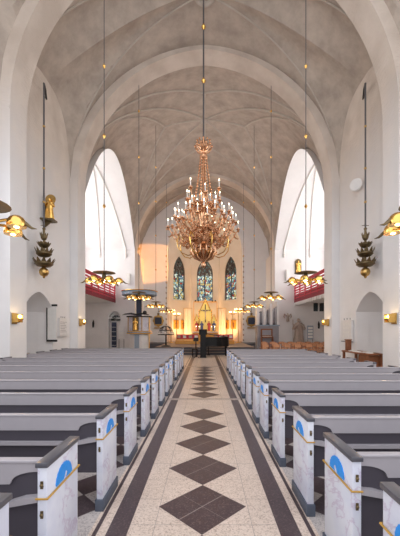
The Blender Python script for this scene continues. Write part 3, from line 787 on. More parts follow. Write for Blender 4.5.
# sconces on the piers
def make_sconce(s, yv, label):
    o = thing('wall_sconce', (s*HW, yv, 2.0), label, 'sconce', 'brass sconces on the piers')
    m = MB(); m.box(min(0, -s*.03), max(0, -s*.03), -.13, .13, -.17, .17, bev=.01); m.build('backplate', M['brass'], o, True)
    m = MB(); m.tube([(-s*.03, 0, -.05), (-s*.14, 0, -.11), (-s*.20, 0, -.04)], .018, 7)
    m.lathe([(.05, -.05), (.08, -.03), (.085, 0), (.03, .0)], 12, (-s*.20, 0, 0)); m.build('arm', M['gold'], o, True)
    for q in (-1, 1):
        m = MB(); m.box(min(-s*.03, -s*.25), max(-s*.03, -s*.20), q*.115-.008, q*.115+.008, -.12, .14, bev=.004); m.build('shield', M['gold'], o, True)
    m = MB(); m.ball((-s*.18, 0, .06), .05, 10, 8); m.build('bulb', M['bulb'], o, True)
    li = bpy.data.lights.new('sconce_glow', 'POINT'); li.energy = 1.6; li.color = (1, .7, .4); li.shadow_soft_size = .03
    lo = bpy.data.objects.new('sconce_glow', li); COL.objects.link(lo); lo.location = (s*(HW-.36), yv, 2.06)
make_sconce(-1, 9.58, 'brass sconce on the pier at the left picture edge')
make_sconce(1, 9.62, 'brass sconce on the pier at the right picture edge')
make_sconce(-1, 14.66, 'small brass sconce on the pier between the notice board and left gallery')
make_sconce(1, 14.80, 'small brass sconce on the pier between the hymn board and right gallery')

# boards on the side walls
o = thing('framed_panel', (-6.17, 12.68, 1.18), 'white hanging panel between black rails in the left wall niche', 'panel', rz=math.radians(-8))
m = MB(); m.box(-.16, .23, -.02, .0, .05, 1.44); m.build('sheet', M['paper'], o)
for z in (0, 1.42):
    m = MB(); m.box(-.20, .25, -.035, .015, z, z+.08); m.build('crossbar', M['iron'], o)
m = MB(); m.box(-.20, -.165, -.035, .015, .08, 1.42); m.build('side_bar', M['iron'], o)
o = thing('notice_board', (-6.13, 13.55, 1.42), 'white notice board with small print on the wall beside the left niche', 'notice board')
m = MB(); m.box(.0, .06, -.36, .36, 0, .74, bev=.008); m.build('board', M['white_paint'], o)
m = MB()
for k in range(7): m.box(.06, .063, -.30, .30-.08*(k % 3), .14+.07*k, .155+.07*k)
m.build('print', M['ink'], o)
m = MB(); m.box(.0, .10, -.38, .38, -.05, -.01); m.build('ledge', M['pale_stone'], o)
for q in (-1, 0, 1):
    m = MB(); m.tube([(.03, q*.18, .74), (.03, q*.18, .81)], .012, 6); m.build('hook', M['ink'], o)
o = thing('hymn_board', (6.13, 13.45, 1.18), 'white hymn board with rows of numbers on the wall beside the table niche', 'hymn board')
m = MB(); m.box(-.10, 0, -.48, .48, 0, .90, bev=.01); m.build('board', M['white_paint'], o)
m = MB()
for k in range(4):
    for j in range(3): m.box(-.103, -.10, .16-.22*j, .26-.22*j, .16+.17*k, .26+.17*k)
m.build('numbers', M['paper'], o)
for q in (-1, 0, 1):
    m = MB(); m.tube([(-.05, q*.28, .90), (-.05, q*.28, .98)], .014, 6); m.build('hook', M['ink'], o)
m = MB(); m.box(-.13, 0, -.42, .42, -.04, -.005); m.build('ledge', M['ink'], o)

# table with papers in the right niche
o = thing('side_table', (5.82, 11.72, 0), 'red-brown wooden table standing before the right wall niche', 'table')
m = MB(); m.box(-.30, .32, -1.0, 1.0, .78, .84, bev=.01); m.build('tabletop', M['wood'], o, True)
for x in (-.24, .24):
    for q in (-.9, .9):
        m = MB(); m.box(x-.04, x+.04, q-.04, q+.04, 0, .78); m.build('leg', M['wood'], o)
m = MB(); m.box(-.22, .22, -.88, -.25, .30, .76, bev=.01); m.build('drawer_case', M['wood'], o)
for k in range(9):
    p = MB(); x0 = random.uniform(-.2, .1); p.box(-.10, .10, -.07, .07, 0, .012+.01*(k % 3)); ob = p.build('paper_stack', M['paper']); ob.location = (5.82+x0, 10.92+.17*k, .84); ob.rotation_euler.z = random.uniform(-.3, .3)
    tag(ob, f'{ORD[k]} white paper stack from the near end of the side table', 'papers', 'white papers on the side table')
o = thing('collection_box', (5.72, 12.55, .84), 'small upright dark wood box on the far end of the side table', 'box')
m = MB(); m.box(-.09, .09, -.09, .09, 0, .40, bev=.012); m.build('body', M['wood'], o, True)
m = MB(); m.box(-.11, .11, -.11, .11, .40, .44, bev=.01); m.build('lid', M['wood'], o, True)

# ------------------------------------------------------------------ galleries
for s in (-1, 1):
    o = thing('gallery', (s*7.43, 20.7, 4.0), f'crimson slatted gallery across the {"left" if s<0 else "right"} transept', 'gallery')
    y0, y1 = -5.35, 5.36
    m = MB(); m.box(min(0, s*2.7), max(0, s*2.7), y0, y1, -.12, .10); m.build('floor_slab', M['white_paint'], o)
    m = MB(); m.box(min(-s*.04, s*.05), max(-s*.04, s*.05), y0, y1, -.10, .16); m.build('bottom_beam', M['dark_red'], o)
    m = MB(); m.box(min(0, s*.03), max(0, s*.03), y0, y1, .16, .56); m.build('lower_panel', M['dark_red'], o)
    for k in range(6):
        z = .20+.205*k
        m = MB(); m.box(min(-s*.04, s*.02), max(-s*.04, s*.02), y0, y1, z, z+.10+(.02 if k == 5 else 0)); m.build('rail', M['red'], o)
    m = MB(); m.box(min(-s*.06, s*.06), max(-s*.06, s*.06), y0, y1, 1.36, 1.44); m.build('handrail', M['red'], o)
    for k in range(9):
        yy = y0+.1+(y1-y0-.2)*k/8
        m = MB(); m.box(min(-s*.05, s*.05), max(-s*.05, s*.05), yy-.04, yy+.04, .1, 1.38); m.build('post', M['red'], o)
    if s > 0:
        for k in range(22):
            yy = y0+.25+k*.48
            m = MB(); m.prism([(yy, -.10), (yy+.34, -.10), (yy+.30, -.30), (yy+.17, -.38), (yy+.04, -.30)], 'x', .02, -.06); m.build('scallop', M['white_paint'], o)
# window below the right gallery
w = MB(); w.box(9.0, 9.9, A3[0]+.10, A3[0]+.13, 3.2, 3.9)
wo = struct(w.build('window_6', M['glass_dark']))
m = MB(); m.box(9.40, 9.50, A3[0]+.02, A3[0]+.12, 3.2, 3.9); m.build('mullion', M['white_paint'], wo)

# left transept door
d = struct(MB().box(-7.95, -7.0, A3[0]+.36, A3[0]+.42, 0, 2.40).build('door_1', M['white_paint']))
MB().box(-7.82, -7.42, A3[0]+.32, A3[0]+.37, .2, 2.30).build('leaf', M['navy'], d)
m = MB()
for k in range(5): m.box(-7.80, -7.44, A3[0]+.30, A3[0]+.33, .35+.38*k, .38+.38*k)
m.build('bar', M['white_paint'], d)
m = MB(); m.prism([(-7.45+.42*cos(PI*i/12), 2.45+.45*sin(PI*i/12)) for i in range(13)], 'y', A3[0]+.34, A3[0]+.40); fo = m.build('fanlight', M['glass_dark'], d)
m = MB()
for k in range(1, 6): m.tube([(-7.45, A3[0]+.335, 2.45), (-7.45+.42*cos(PI*k/6), A3[0]+.335, 2.45+.45*sin(PI*k/6))], .015, 5)
m.build('glazing_bar', M['white_paint'], d)

# small things on the transept walls
ZE = A3[0]-.002
o = thing('wall_speaker', (-6.3, ZE, 5.45), 'small white box speaker on the wall above the pulpit canopy', 'speaker')
m = MB(); m.box(-.14, .14, -.22, 0, 0, .85, bev=.015); m.build('case', M['pale_stone'], o)
m = MB(); m.box(-.11, .11, -.225, -.215, .04, .80); m.build('grille', M['paper'], o)
o = thing('wall_speaker', (6.82, ZE, 5.75), 'small white box speaker on the wall beside the right gallery end', 'speaker')
m = MB(); m.box(-.12, .12, -.22, 0, 0, .85, bev=.015); m.build('case', M['pale_stone'], o)
m = MB(); m.box(-.09, .09, -.225, -.215, .04, .80); m.build('grille', M['paper'], o)
o = thing('wall_lantern', (-9.2, ZE, 1.85), 'small dark iron lantern on the wall below the left gallery', 'lantern')
m = MB(); m.lathe([(.03, 0), (.08, .06), (.09, .40), (.05, .5), (.02, .6)], 8, (0, -.12, 0)); m.build('body', M['iron'], o)
m = MB(); m.tube([(0, 0, .5), (0, -.1, .62), (0, -.12, .58)], .02, 6); m.build('arm', M['iron'], o)
o = thing('wall_lantern', (9.4, ZE, 1.75), 'small dark iron lantern on the wall below the right gallery', 'lantern')
m = MB(); m.lathe([(.03, 0), (.08, .06), (.09, .40), (.05, .5), (.02, .6)], 8, (0, -.12, 0)); m.build('body', M['iron'], o)
m = MB(); m.tube([(0, 0, .5), (0, -.1, .62), (0, -.12, .58)], .02, 6); m.build('arm', M['iron'], o)
o = thing('wall_relief', (-7.75, ZE-.12, 11.1), 'pale lozenge relief high on the left transept wall', 'relief')
m = MB(); m.prism([(-.55, 0), (0, -.62), (.55, 0), (0, .62)], 'y', -.02, .06); m.build('plaque', M['pale_stone'], o)
m = MB(); m.tube([(-.5, -.03, 0), (0, -.03, -.57), (.5, -.03, 0), (0, -.03, .57)], .05, 6, closed=True); m.build('border', M['pale_stone'], o)
o.location = (-7.7, ZE-.06, 7.55+2.0-.0)
o = thing('wall_relief', (7.75, ZE-.06, 9.3), 'pale scrolled cloud relief high on the right transept wall', 'relief')
m = MB()
m.tube([(.35, -.02, -.5), (.1, -.04, -.62), (-.25, -.04, -.45), (-.1, -.04, -.2), (.25, -.04, -.1), (.35, -.04, .2), (.0, -.04, .35), (-.4, -.04, .2), (-.5, -.02, .3)], .09, 8); m.build('scroll', M['pale_stone'], o, True)
m = MB(); m.ball((.2, 0, .5), .16, 10, 8); m.ball((-.2, 0, -.05), .18, 10, 8); m.build('boss', M['pale_stone'], o, True)
o = thing('wall_icon', (7.72, ZE, 6.35), 'small gilded relief of a saint in a round-headed frame on the right transept wall', 'icon')
m = MB(); m.prism([(-.26, 0), (.26, 0)]+[(.26*cos(PI*i/10), .92+.26*sin(PI*i/10)) for i in range(11)], 'y', -.06, 0); m.build('frame', M['bronze'], o)
m = MB(); robed(m, (0, -.12, .04), 1.0, .19, .05); m.build('figure', M['gold'], o, True)
o = thing('stone_statue', (7.6, 25.55, 0), 'brown stone statue of a robed saint standing behind the chairs', 'statue')
m = MB(); m.box(-.45, .45, -.35, .35, 0, .32, bev=.03); m.lathe([(.42, .32), (.36, .40), (.34, .5)], 14); m.build('pedestal', M['stone'], o)
m = MB(); robed(m, (0, 0, .5), 2.1, .46, .12); m.build('figure', M['stone'], o, True)
m = MB(); m.tube([(-.50, -.22, .5), (-.52, -.22, 2.5)], .025, 6); m.build('staff', M['stone'], o)
o = thing('wall_relief', (6.85, ZE-.02, 2.35), 'small brown angel relief on the wall beside the stone statue', 'relief')
m = MB(); robed(m, (0, -.06, 0), .7, .14, .1); m.build('figure', M['stone'], o, True)
for q in (-1, 1):
    m = MB(); m.tube([(q*.10, -.02, .50), (q*.26, -.02, .62), (q*.32, -.02, .40), (q*.22, -.02, .25)], [.03, .06, .05, .01], 7); m.build('wing', M['stone'], o, True)
o = thing('notice_stand', (8.5, 25.4, 0), 'grey notice stand beside the stone statue', 'stand')
m = MB(); m.box(-.24, .24, -.03, .03, .9, 2.0, bev=.01); m.build('board', M['blue_grey'], o)
m = MB()
for k in range(4): m.box(-.19, .19, -.036, -.03, 1.0+.24*k, 1.18+.24*k)
m.build('sheet', M['paper'], o)
for q in (-.2, .2):
    m = MB(); m.tube([(q, 0, 0), (q, 0, 1.0)], .02, 6); m.build('leg', M['iron'], o)
o = thing('notice_stand', (-6.75, 25.5, 0), 'pale notice stand between the door and the pulpit', 'stand')
m = MB(); m.box(-.26, .26, -.03, .03, .9, 1.95, bev=.01); m.build('board', M['white_paint'], o)
m = MB()
for k in range(3): m.box(-.2, .2, -.036, -.03, 1.0+.3*k, 1.2+.3*k)
m.build('sheet', M['paper'], o)
for q in (-.2, .2):
    m = MB(); m.tube([(q, 0, 0), (q, 0, 1.0)], .02, 6); m.build('leg', M['iron'], o)

# ------------------------------------------------------------------ pulpit
o = thing('pulpit', (-5.05, 24.4, 0), 'white and gold pulpit with dusty blue canopy in front of the left chancel pier', 'pulpit')
def octp(r, n=8, a0=PI/8): return [(r*cos(2*PI*i/n+a0), r*sin(2*PI*i/n+a0)) for i in range(n)]
m = MB(); m.prism(octp(.78), 'z', 0, 1.36); m.build('base', M['white_paint'], o)
m = MB(); m.box(-.24, .12, -.76, -.70, .1, 1.30); m.build('base_panel', M['blue_grey'], o)
m = MB(); m.prism(octp(.98), 'z', 1.36, 1.44); m.prism(octp(.92), 'z', 1.52, 1.58); m.build('cornice', M['gold'], o)
m = MB(); m.prism(octp(.96), 'z', 1.44, 1.52); m.build('frieze', M['blue_grey'], o)
m = MB(); m.prism(octp(.86), 'z', 1.58, 2.62); m.build('body', M['marble'], o)
m = MB(); m.prism(octp(1.0), 'z', 2.62, 2.72); m.build('book_rest', M['iron'], o)
m = MB(); m.box(-.36, .10, -.88, -.80, 1.6, 2.62); m.build('front_panel', M['bronze'], o)
m = MB(); robed(m, (-.13, -.92, 1.62), .92, .17); m.build('figure', M['gold'], o, True)
for px, py in octp(.87)[4:8]:
    m = MB(); m.box(px-.03, px+.03, py-.03, py+.03, 1.58, 2.62); m.build('corner_post', M['gold_paint'], o)
m = MB(); m.box(.78, .84, -.40, -.34, 0, 2.62); m.build('stair_post', M['gold'], o)
m = MB(); m.box(-.34, .06, .35, .60, 2.6, 4.15); m.build('back_post', M['navy'], o)
m = MB()
for q in (-1, 1): m.tube([(-.13, -.80, 2.80), (-.13+q*.35, -.82, 2.88), (-.13+q*.8, -.80, 2.84), (-.13+q*1.0, -.78, 2.78)], [.07, .07, .05, .02], 8)
m.ball((.55, -.8, 2.95), .16, 10, 8); m.build('eagle_lectern', M['iron'], o, True)
m = MB(); m.lathe([(.25, 4.0), (.9, 4.12), (1.22, 4.28), (1.22, 4.3)], 8, (0, 0, 0)); m.build('canopy_soffit', M['navy'], o)
m = MB(); m.lathe([(1.22, 4.27), (1.33, 4.30), (1.36, 4.36), (1.33, 4.42), (1.36, 4.54), (1.40, 4.58), (1.30, 4.62), (.3, 4.7)], 16); m.build('canopy', M['blue_grey'], o)
m = MB(); m.tube([(1.37*cos(t), 1.37*sin(t), 4.62) for t in [2*PI*i/24 for i in range(24)]], .035, 6, closed=True); m.build('canopy_moulding', M['gold'], o, True)

# ------------------------------------------------------------------ small organ on the right
o = thing('organ', (4.95, 24.9, 0), 'small grey pipe organ with brown console in front of the right chancel pier', 'organ')
m = MB(); m.box(-.88, .80, -.45, .5, 0, 1.95, bev=.02); m.build('case', M['organ'], o)
m = MB(); m.box(-.94, .86, -.5, .5, 1.95, 2.05); m.build('cornice', M['blue_grey'], o)
for k in range(4):
    x = -.84+.52*k
    m = MB(); m.box(x-.06, x+.10, -.40, .40, 2.05, 3.55+.1*k); m.build('case_post', M['white_paint'], o)
    if k < 3:
        for j in range(3):
            xx = x+.16+.12*j
            m = MB(); m.lathe([(.02, 2.05), (.055, 2.25), (.055, 3.0+.12*k+.1*j), (.04, 3.02+.12*k+.1*j)], 10, (xx, -.25, 0)); m.build('pipe', M['pipe'] if j != 1 else M['organ'], o, True)
m = MB(); m.box(-.88, .8, .1, .45, 2.05, 3.1); m.build('pipe_back', M['navy'], o)
m = MB(); m.box(-.62, .30, -.80, -.45, 1.05, 1.15); m.box(-.62, .30, -.50, -.44, 1.15, 1.75); m.box(-.62, -.55, -.8, -.45, 0, 1.05); m.box(.23, .30, -.8, -.45, 0, 1.05); m.build('console', M['wood'], o)
m = MB(); m.box(-.5, .18, -.78, -.55, 1.15, 1.18); m.build('keyboard', M['key'], o)
m = MB(); m.box(-.5, .18, -.53, -.50, 1.25, 1.65); m.build('music_desk', M['organ'], o)

# ------------------------------------------------------------------ chairs
def make_chair():
    o = thing('wooden_chair', (0, 0, 0), 'honey wooden chair', 'chair', 'wooden chairs by the right transept')
    m = MB(); m.box(-.21, .21, -.20, .22, .42, .46, bev=.012); m.build('seat', M['chair_wood'], o, True)
    m = MB(); m.prism([(-.17, .69), (-.17, .83), (-.1, .86), (.1, .86), (.17, .83), (.17, .69)], 'y', -.235, -.205); m.build('backrest', M['chair_wood'], o)
    m = MB(); m.box(-.19, .19, -.225, -.205, .54, .58); m.build('slat', M['chair_wood'], o)
    for x in (-.185, .185):
        m = MB(); m.tube([(x, .19, 0), (x, .18, .43)], .018, 6); m.build('leg', M['wood'], o)
        m = MB(); m.tube([(x, -.22, 0), (x, -.19, .44), (x, -.225, .85)], .018, 6); m.build('leg', M['wood'], o)
    return o
c0 = None
for r_, (yv, xs, nm) in enumerate(((17.6, 3.35, 'nearest'), (18.9, 3.55, 'second'), (20.2, 3.85, 'third'), (21.6, 4.0, 'farthest'))):
    for k in range(8):
        c = c0 = make_chair() if c0 is None else copy_tree(c0)
        c.location = (xs+.60*k, yv, 0); c.rotation_euler.z = random.uniform(-.06, .06)
        c['label'] = f'honey wooden chair, {ORD[k]} from the aisle in the {nm} row of chairs'

# ------------------------------------------------------------------ piano, lectern and stand
o = thing('grand_piano', (.62, 20.0-.1, 0), 'black grand piano standing before the chancel steps', 'piano')
outl = [(-.62, -.74), (.10, -.74), (.40, -.62), (.62, -.35), (.84, -.10), (.92, .22), (.84, .52), (.6, .70), (-.62, .74)]
m = MB(); m.prism(outl, 'z', .62, .98); m.build('case', M['black'], o)
m = MB(); m.box(-.86, -.62, -.74, .74, .60, .80, bev=.01); m.build('key_bed', M['black'], o)
m = MB(); m.box(-.84, -.66, -.62, .62, .80, .825); m.build('keyboard', M['key'], o)
m = MB()
lid = [(x*1.02, yv*1.02) for x, yv in outl]
n = len(lid); m.add([(x, yv, 1.46-.17*(x+.62)) for x, yv in lid]+[(x, yv, 1.42-.17*(x+.62)) for x, yv in lid], [tuple(range(n)), tuple(range(2*n-1, n-1, -1))]+[(i, (i+1) % n, n+(i+1) % n, n+i) for i in range(n)]); m.build('lid', M['black'], o)
m = MB(); m.prism([(x*.98, yv*.98) for x, yv in outl], 'z', .98, 1.2); m.build('rim', M['black'], o)
m = MB(); m.box(-.60, -.57, -.55, .55, 1.15, 1.62); m.build('music_desk', M['black'], o)
for p in ((-.6, -.6), (-.6, .6), (.72, .15)):
    m = MB(); m.lathe([(.05, 0), (.04, .08), (.05, .1), (.085, .62)], 10, (p[0], p[1], 0)); m.build('leg', M['black'], o, True)
m = MB(); m.box(-.42, -.36, -.1, .1, .1, .62); m.box(-.5, -.28, -.12, .12, .06, .12); m.build('pedal_lyre', M['black'], o)
o = thing('piano_bench', (-.62, 19.6, 0), 'black piano bench left of the grand piano', 'bench')
m = MB(); m.box(-.18, .18, -.38, .38, .44, .52, bev=.02); m.build('seat', M['black'], o, True)
for x in (-.14, .14):
    for q in (-.32, .32):
        m = MB(); m.tube([(x, q, 0), (x, q, .45)], .025, 6); m.build('leg', M['black'], o)
o = thing('lectern', (-.10, 18.88, 0), 'black upright lectern in front of the piano at the aisle end', 'lectern')
m = MB(); m.prism([(-.18, 0), (.18, 0), (.18, 1.38), (-.18, 1.62)], 'x', -.17, .17) ; m.build('body', M['black'], o)
m = MB(); m.add([(-.24, -.24, 1.66), (.24, -.24, 1.66), (.24, .24, 1.36), (-.24, .24, 1.36), (-.24, -.24, 1.69), (.24, -.24, 1.69), (.24, .24, 1.39), (-.24, .24, 1.39)], [(0, 1, 2, 3), (4, 5, 6, 7), (0, 1, 5, 4), (1, 2, 6, 5), (2, 3, 7, 6), (3, 0, 4, 7)]); m.build('desk', M['black'], o)
m = MB(); m.box(-.2, .2, -.22, .22, 0, .05); m.build('foot', M['black'], o)
o = thing('music_stand', (-.52, 18.5, 0), 'thin black music stand at the end of the aisle beside the piano', 'stand')
m = MB(); m.tube([(0, 0, .05), (0, 0, 1.05)], .035, 8); m.build('pole', M['iron'], o)
m = MB(); m.add([(-.15, -.05, 1.0), (.15, -.05, 1.0), (.15, .09, 1.2), (-.15, .09, 1.2), (-.15, -.03, .99), (.15, -.03, .99), (.15, .11, 1.19), (-.15, .11, 1.19)], [(0, 1, 2, 3), (4, 5, 6, 7), (0, 1, 5, 4), (1, 2, 6, 5), (2, 3, 7, 6), (3, 0, 4, 7)]); m.build('desk', M['iron'], o)
for k in range(3):
    a = 2*PI*k/3; m = MB(); m.tube([(0, 0, .12), (.2*cos(a), .2*sin(a), .015)], .015, 6); m.build('leg', M['iron'], o)

# ------------------------------------------------------------------ chancel furniture
for s, x0, x1, lab in ((-1, -2.35, -.55, 'red panelled kneeling rail left of the piano'), (1, .75, 2.35, 'red panelled kneeling rail right of the piano')):
    o = thing('altar_rail', ((x0+x1)/2, 26.4, PZ), lab, 'rail'); h = (x1-x0)/2
    m = MB(); m.box(-h, h, -.14, .14, .34, .42, bev=.01); m.build('top_board', M['light_wood'], o)
    m = MB(); m.box(-h-.1, h+.1, -.30, -.05, .0, .32, bev=.02); m.build('kneeler', M['light_wood'], o)
    m = MB(); m.box(-h, h, -.10, .10, .42, .80, bev=.01); m.build('cushion_panel', M['red'], o)
    for k in range(4):
        xx = -h+.18+(2*h-.36)*k/3
        m = MB(); m.box(xx-.13, xx+.13, -.108, -.10, .50, .72); m.build('embroidery', M['key'] if k % 2 else M['stone'], o)
o = thing('altar', (.05, 31.0, PZ), 'altar table with golden front below the altarpiece', 'altar')
m = MB(); m.box(-1.25, 1.25, -.35, .35, 0, .92, bev=.02); m.build('block', M['light_wood'], o)
m = MB(); m.box(-1.35, 1.35, -.42, .40, .92, 1.0, bev=.01); m.build('cloth', M['paper'], o)
for x in (-.9, -.6, .6, .9):
    c = thing('altar_candle', (.05+x, 30.85, PZ+1.0), f'white candle in a brass holder on the altar, {"outer" if abs(x)>.7 else "inner"} one {"left" if x<0 else "right"} of the cross', 'candle', 'candles on the altar')
    m = MB(); m.lathe([(.07, 0), (.03, .04), (.025, .14), (.05, .17)], 10); m.build('holder', M['gold'], c, True)
    m = MB(); m.lathe([(.025, .17), (.025, .45), (.01, .47)], 8); m.build('wax', M['wax'], c, True)
    m = MB(); m.lathe([(.004, .47), (.02, .51), (.001, .58)], 8); m.build('flame', M['flame'], c, True)
o = thing('altarpiece', (.05, 31.9, PZ), 'golden gabled altarpiece with crucifix and painted saints', 'altarpiece')
m = MB(); m.box(-1.15, 1.15, -.15, .2, 0, 1.0); m.build('predella', M['light_wood'], o)
m = MB(); m.prism([(-.62, 1.0), (.62, 1.0), (.62, 2.9), (0, 4.3), (-.62, 2.9)], 'y', -.08, .1); m.build('centre_panel', M['gold_leaf'], o)
for q in (-1, 1):
    m = MB(); m.prism([(q*.62, 1.0), (q*1.12, 1.0), (q*1.12, 2.1), (q*.87, 2.75), (q*.62, 2.1)], 'y', -.06, .1); m.build('wing_panel', M['gold_leaf'], o)
    m = MB(); m.tube([(q*.64, -.1, 1.0), (q*.64, -.1, 3.1), (q*.64, -.1, 3.3)], [.06, .05, .01], 8); m.build('pinnacle', M['gold'], o)
    m = MB(); m.tube([(q*.64, -.1, 2.92), (0, -.1, 4.34)], .05, 6); m.build('gable_edge', M['gold'], o)
    m = MB(); m.tube([(q*1.12, -.08, 2.1), (q*.87, -.08, 2.78), (q*.64, -.08, 2.15)], .035, 6); m.build('wing_edge', M['gold'], o)
m = MB(); m.tube([(0, -.12, 1.95), (0, -.12, 3.75)], .05, 6); m.tube([(-.45, -.12, 3.15), (.45, -.12, 3.15)], .05, 6); cx = m.build('cross', M['iron'], o)
m = MB(); m.tube([(-.38, -.17, 3.18), (-.15, -.18, 3.06), (0, -.18, 3.0), (.15, -.18, 3.06), (.38, -.17, 3.18)], .03, 6); m.tube([(0, -.18, 3.05), (0, -.19, 2.75), (.02, -.19, 2.5), (0, -.18, 2.2)], [.07, .06, .05, .02], 8); m.ball((0, -.19, 3.15), .07, 8, 6); m.build('christ_figure', M['stone'], cx, True)
for x, mt in ((-.87, 'robe_red'), (-.36, 'robe_blue'), (.36, 'robe_red'), (.87, 'robe_blue')):
    m = MB(); robed(m, (x, -.16, 1.08), .98, .15); m.build('saint', M[mt], o, True)
m = MB(); m.box(-1.2, 1.2, -.2, -.05, 3.96, 4.04); m.box(-1.2, -1.14, -.2, -.1, 1, 4.0); m.box(1.14, 1.2, -.2, -.1, 1, 4.0); m.build('top_bar', M['light_wood'], o)
for k, x in enumerate((-1.0, -.72, .72, 1.0)):
    m = MB(); m.ball((x, -.12, 4.10), .09, 10, 8); m.build('knob', M['iron'], o, True)
# pale hangings beside the altarpiece
for s, nm in ((-1, 'left'), (1, 'right')):
    o = thing('curtain', (s*1.75, 32.6, PZ), f'pale pleated hanging {nm} of the altarpiece', 'curtain')
    m = MB(); xs = [(-.38+.76*i/24) for i in range(25)]
    m.grid(lambda u, v: (-.38+.76*u, .05*sin(u*PI*10), 3.4*v), 60, 2); m.grid(lambda u, v: (-.38+.76*u, .02+.05*sin(u*PI*10), 3.4*v), 60, 2); m.build('cloth', M['apse'], o, True)
    m = MB(); m.tube([(-.45, 0, 3.42), (.45, 0, 3.42)], .025, 6); m.build('curtain_rod', M['brass'], o)
    for q in (-.42, .42):
        m = MB(); m.tube([(q, 0, 0), (q, 0, 3.42)], .02, 6); m.build('post', M['brass'], o)
# candle poles
cp = [(-3.1, 28.9, 3.35, 'outer candle pole left of the altarpiece'), (-2.6, 29.0, 3.05, 'inner candle pole left of the altarpiece'), (2.55, 28.9, 3.2, 'inner candle pole right of the altarpiece'), (3.05, 28.8, 3.45, 'outer candle pole right of the altarpiece')]
for x, yv, zt, lab in cp:
    o = thing('candle_pole', (x, yv, PZ), 'tall thin brass '+lab, 'candle stand'); h = zt-PZ
    m = MB(); m.lathe([(.22, 0), (.20, .05), (.05, .10), (.035, .3), (.03, h-.1), (.05, h-.05)], 12); m.build('pole', M['brass'], o, True)
    m = MB()
    for k in range(6):
        a = 2*PI*k/6; m.tube([(0, 0, h-.1), (.15*cos(a), .15*sin(a), h-.12), (.30*cos(a), .30*sin(a), h)], .018, 6); m.lathe([(.02, -.03), (.08, .01), (.08, .03)], 10, (.30*cos(a), .30*sin(a), h))
    m.build('candle_ring', M['gold'], o, True)
    for k in range(6):
        a = 2*PI*k/6; b = MB(); b.lathe([(.022, .02), (.03, .10), (.002, .17)], 8, (.30*cos(a), .30*sin(a), h)); b.build('light', M['bulb'], o, True)
# paintings
for x, yv, rz, lab in ((-2.98, 32.42, math.radians(45), 'amber painted icon on the apse wall, farther left'), (-2.30, 33.10, math.radians(45), 'amber painted icon on the apse wall beside the left hanging'), (2.30, 33.10, math.radians(-45), 'amber painted icon on the apse wall beside the right hanging'), (2.98, 32.42, math.radians(-45), 'amber painted icon on the apse wall, farther right')):
    o = thing('painted_icon', (x, yv, 1.75), lab, 'painting', 'amber icons on the apse wall', rz=rz)
    m = MB(); m.box(-.33, .33, -.06, -.02, 0, .95); m.box(-.27, .27, -.066, -.05, .06, .89, 1); m.build('picture', [M['gold_paint'], M['icon']], o)
    m = MB(); robed(m, (0, -.068, .12), .66, .13); 
    m.v = [(a, -.068+(b+.068)*.12, c) for a, b, c in m.v]; m.build('painted_saint', M['wood'], o, True)
# heraldic shields hung on chains
for s, nm in ((-1, 'left'), (1, 'right')):
    o = thing('hatchment', (s*4.42, CE, 1.9), f'dark shield in a gold frame hanging on a chain {nm} of the apse arch', 'shield')
    m = MB(); m.prism([(.50*cos(t)*(1+.06*cos(8*t)), .62+.55*sin(t)*(1+.06*cos(8*t))) for t in [2*PI*i/40 for i in range(40)]], 'y', -.10, -.02); m.build('frame', M['brass'], o)
    m = MB(); m.prism([(-.30, .30), (.30, .30), (.34, .62), (.30, .95), (-.30, .95), (-.34, .62)], 'y', -.14, -.10); m.build('shield', M['navy'], o)
    m = MB(); m.ball((0, -.08, 1.28), .12, 10, 8, .8); m.build('crest', M['bronze'], o, True)
    m = MB(); m.tube([(0, -.06, 1.3), (0, -.06, 2.1)], .02, 6); m.build('chain', M['iron'], o)
    m = MB(); m.box(-.4, .4, -.15, -.03, -.10, .0); m.build('base_ledge', M['brass'], o)
# votive candle stand
o = thing('votive_stand', (-3.35, 22.6, 0), 'black iron votive stand with white candles right of the pulpit', 'candle stand')
o.location = (-2.75, 22.3, PZ)
m = MB()
for R, z in ((.55, .85), (.42, 1.15)): m.tube([(R*cos(t), R*sin(t), z) for t in [2*PI*i/24 for i in range(24)]], .035, 6, closed=True)
m.build('ring', M['iron'], o, True)
m = MB()
for k in range(4):
    a = PI*k/4; m.tube([(.5*cos(t)*cos(a), .5*cos(t)*sin(a), .95+.5*sin(t)) for t in [PI*i/12 for i in range(13)]], .022, 6)
m.build('globe_hoops', M['iron'], o, True)
m = MB(); m.lathe([(.35, 0), (.30, .06), (.06, .12), (.05, .85)], 14); m.build('base', M['iron'], o, True)
for k in range(8):
    a = 2*PI*k/8; m = MB(); m.lathe([(.035, .88), (.035, 1.02), (.01, 1.04)], 8, (.55*cos(a), .55*sin(a), 0)); m.build('candle', M['wax'], o, True)

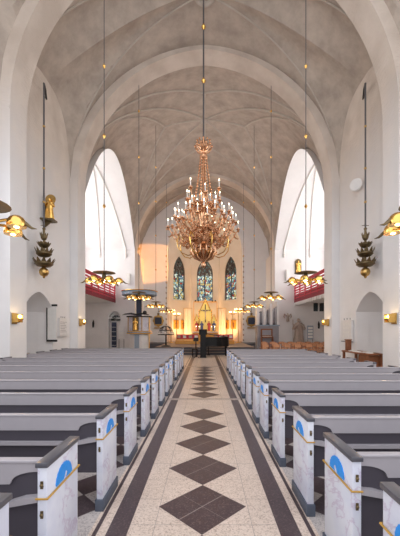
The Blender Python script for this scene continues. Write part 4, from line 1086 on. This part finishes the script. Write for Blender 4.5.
# ------------------------------------------------------------------ light
W = bpy.data.worlds.new('world'); S.world = W; W.use_nodes = True
bg = W.node_tree.nodes['Background']; bg.inputs[0].default_value = (.95, .955, 1, 1); bg.inputs[1].default_value = 1.0
def area(name, loc, rot, sx, sy, e, col=(1, 1, 1)):
    li = bpy.data.lights.new(name, 'AREA'); li.shape = 'RECTANGLE'; li.size = sx; li.size_y = sy; li.energy = e; li.color = col
    o = bpy.data.objects.new(name, li); COL.objects.link(o); o.location = loc; o.rotation_euler = rot; return o
def spot(name, loc, target, e, col, size, blend, soft=.1):
    li = bpy.data.lights.new(name, 'SPOT'); li.energy = e; li.color = col; li.spot_size = math.radians(size); li.spot_blend = blend; li.shadow_soft_size = soft
    o = bpy.data.objects.new(name, li); COL.objects.link(o); o.location = loc
    o.rotation_euler = (Vector(target)-Vector(loc)).to_track_quat('-Z', 'Y').to_euler(); return o
# floodlights that warm the apse
spot('altar_floodlight', (-3.2, 30.9, .8), (.8, 33.6, 4.0), 470, (1, .58, .24), 120, .8, .2)
spot('altar_floodlight', (3.2, 30.9, .8), (-.8, 33.6, 4.0), 470, (1, .58, .24), 120, .8, .2)
spot('altarpiece_spot', (0, 27.2, 7.5), (0, 31.9, 3.0), 420, (1, .72, .36), 42, .6, .1)
# low sun that reaches the chancel wall through the right transept window
spot('evening_sun', (9.8, 23.5, 8.6), (-4.6, 30, 8.0), 10500, (1, .40, .10), 14, .2, .05)

# ------------------------------------------------------------------ camera
cam = bpy.data.cameras.new('camera'); co = bpy.data.objects.new('camera', cam); COL.objects.link(co)
co.location = (.012, 0, 1.65); co.rotation_euler = (PI/2, 0, 0)
cam.sensor_fit = 'HORIZONTAL'; cam.sensor_width = 36; cam.lens = 36*315/400
cam.shift_x = -5/400; cam.shift_y = 62/400; cam.clip_start = .05; cam.clip_end = 200
S.camera = co
S.view_settings.view_transform = 'Standard'; S.view_settings.look = 'None'; S.view_settings.gamma = 1
S.view_settings.use_curve_mapping = False
S.view_settings.exposure = 0.80
S.cycles.max_bounces = 8; S.cycles.diffuse_bounces = 6; S.cycles.glossy_bounces = 3
S.cycles.use_denoising = True; S.cycles.sample_clamp_indirect = 6.0
S.cycles.caustics_reflective = False; S.cycles.caustics_refractive = False
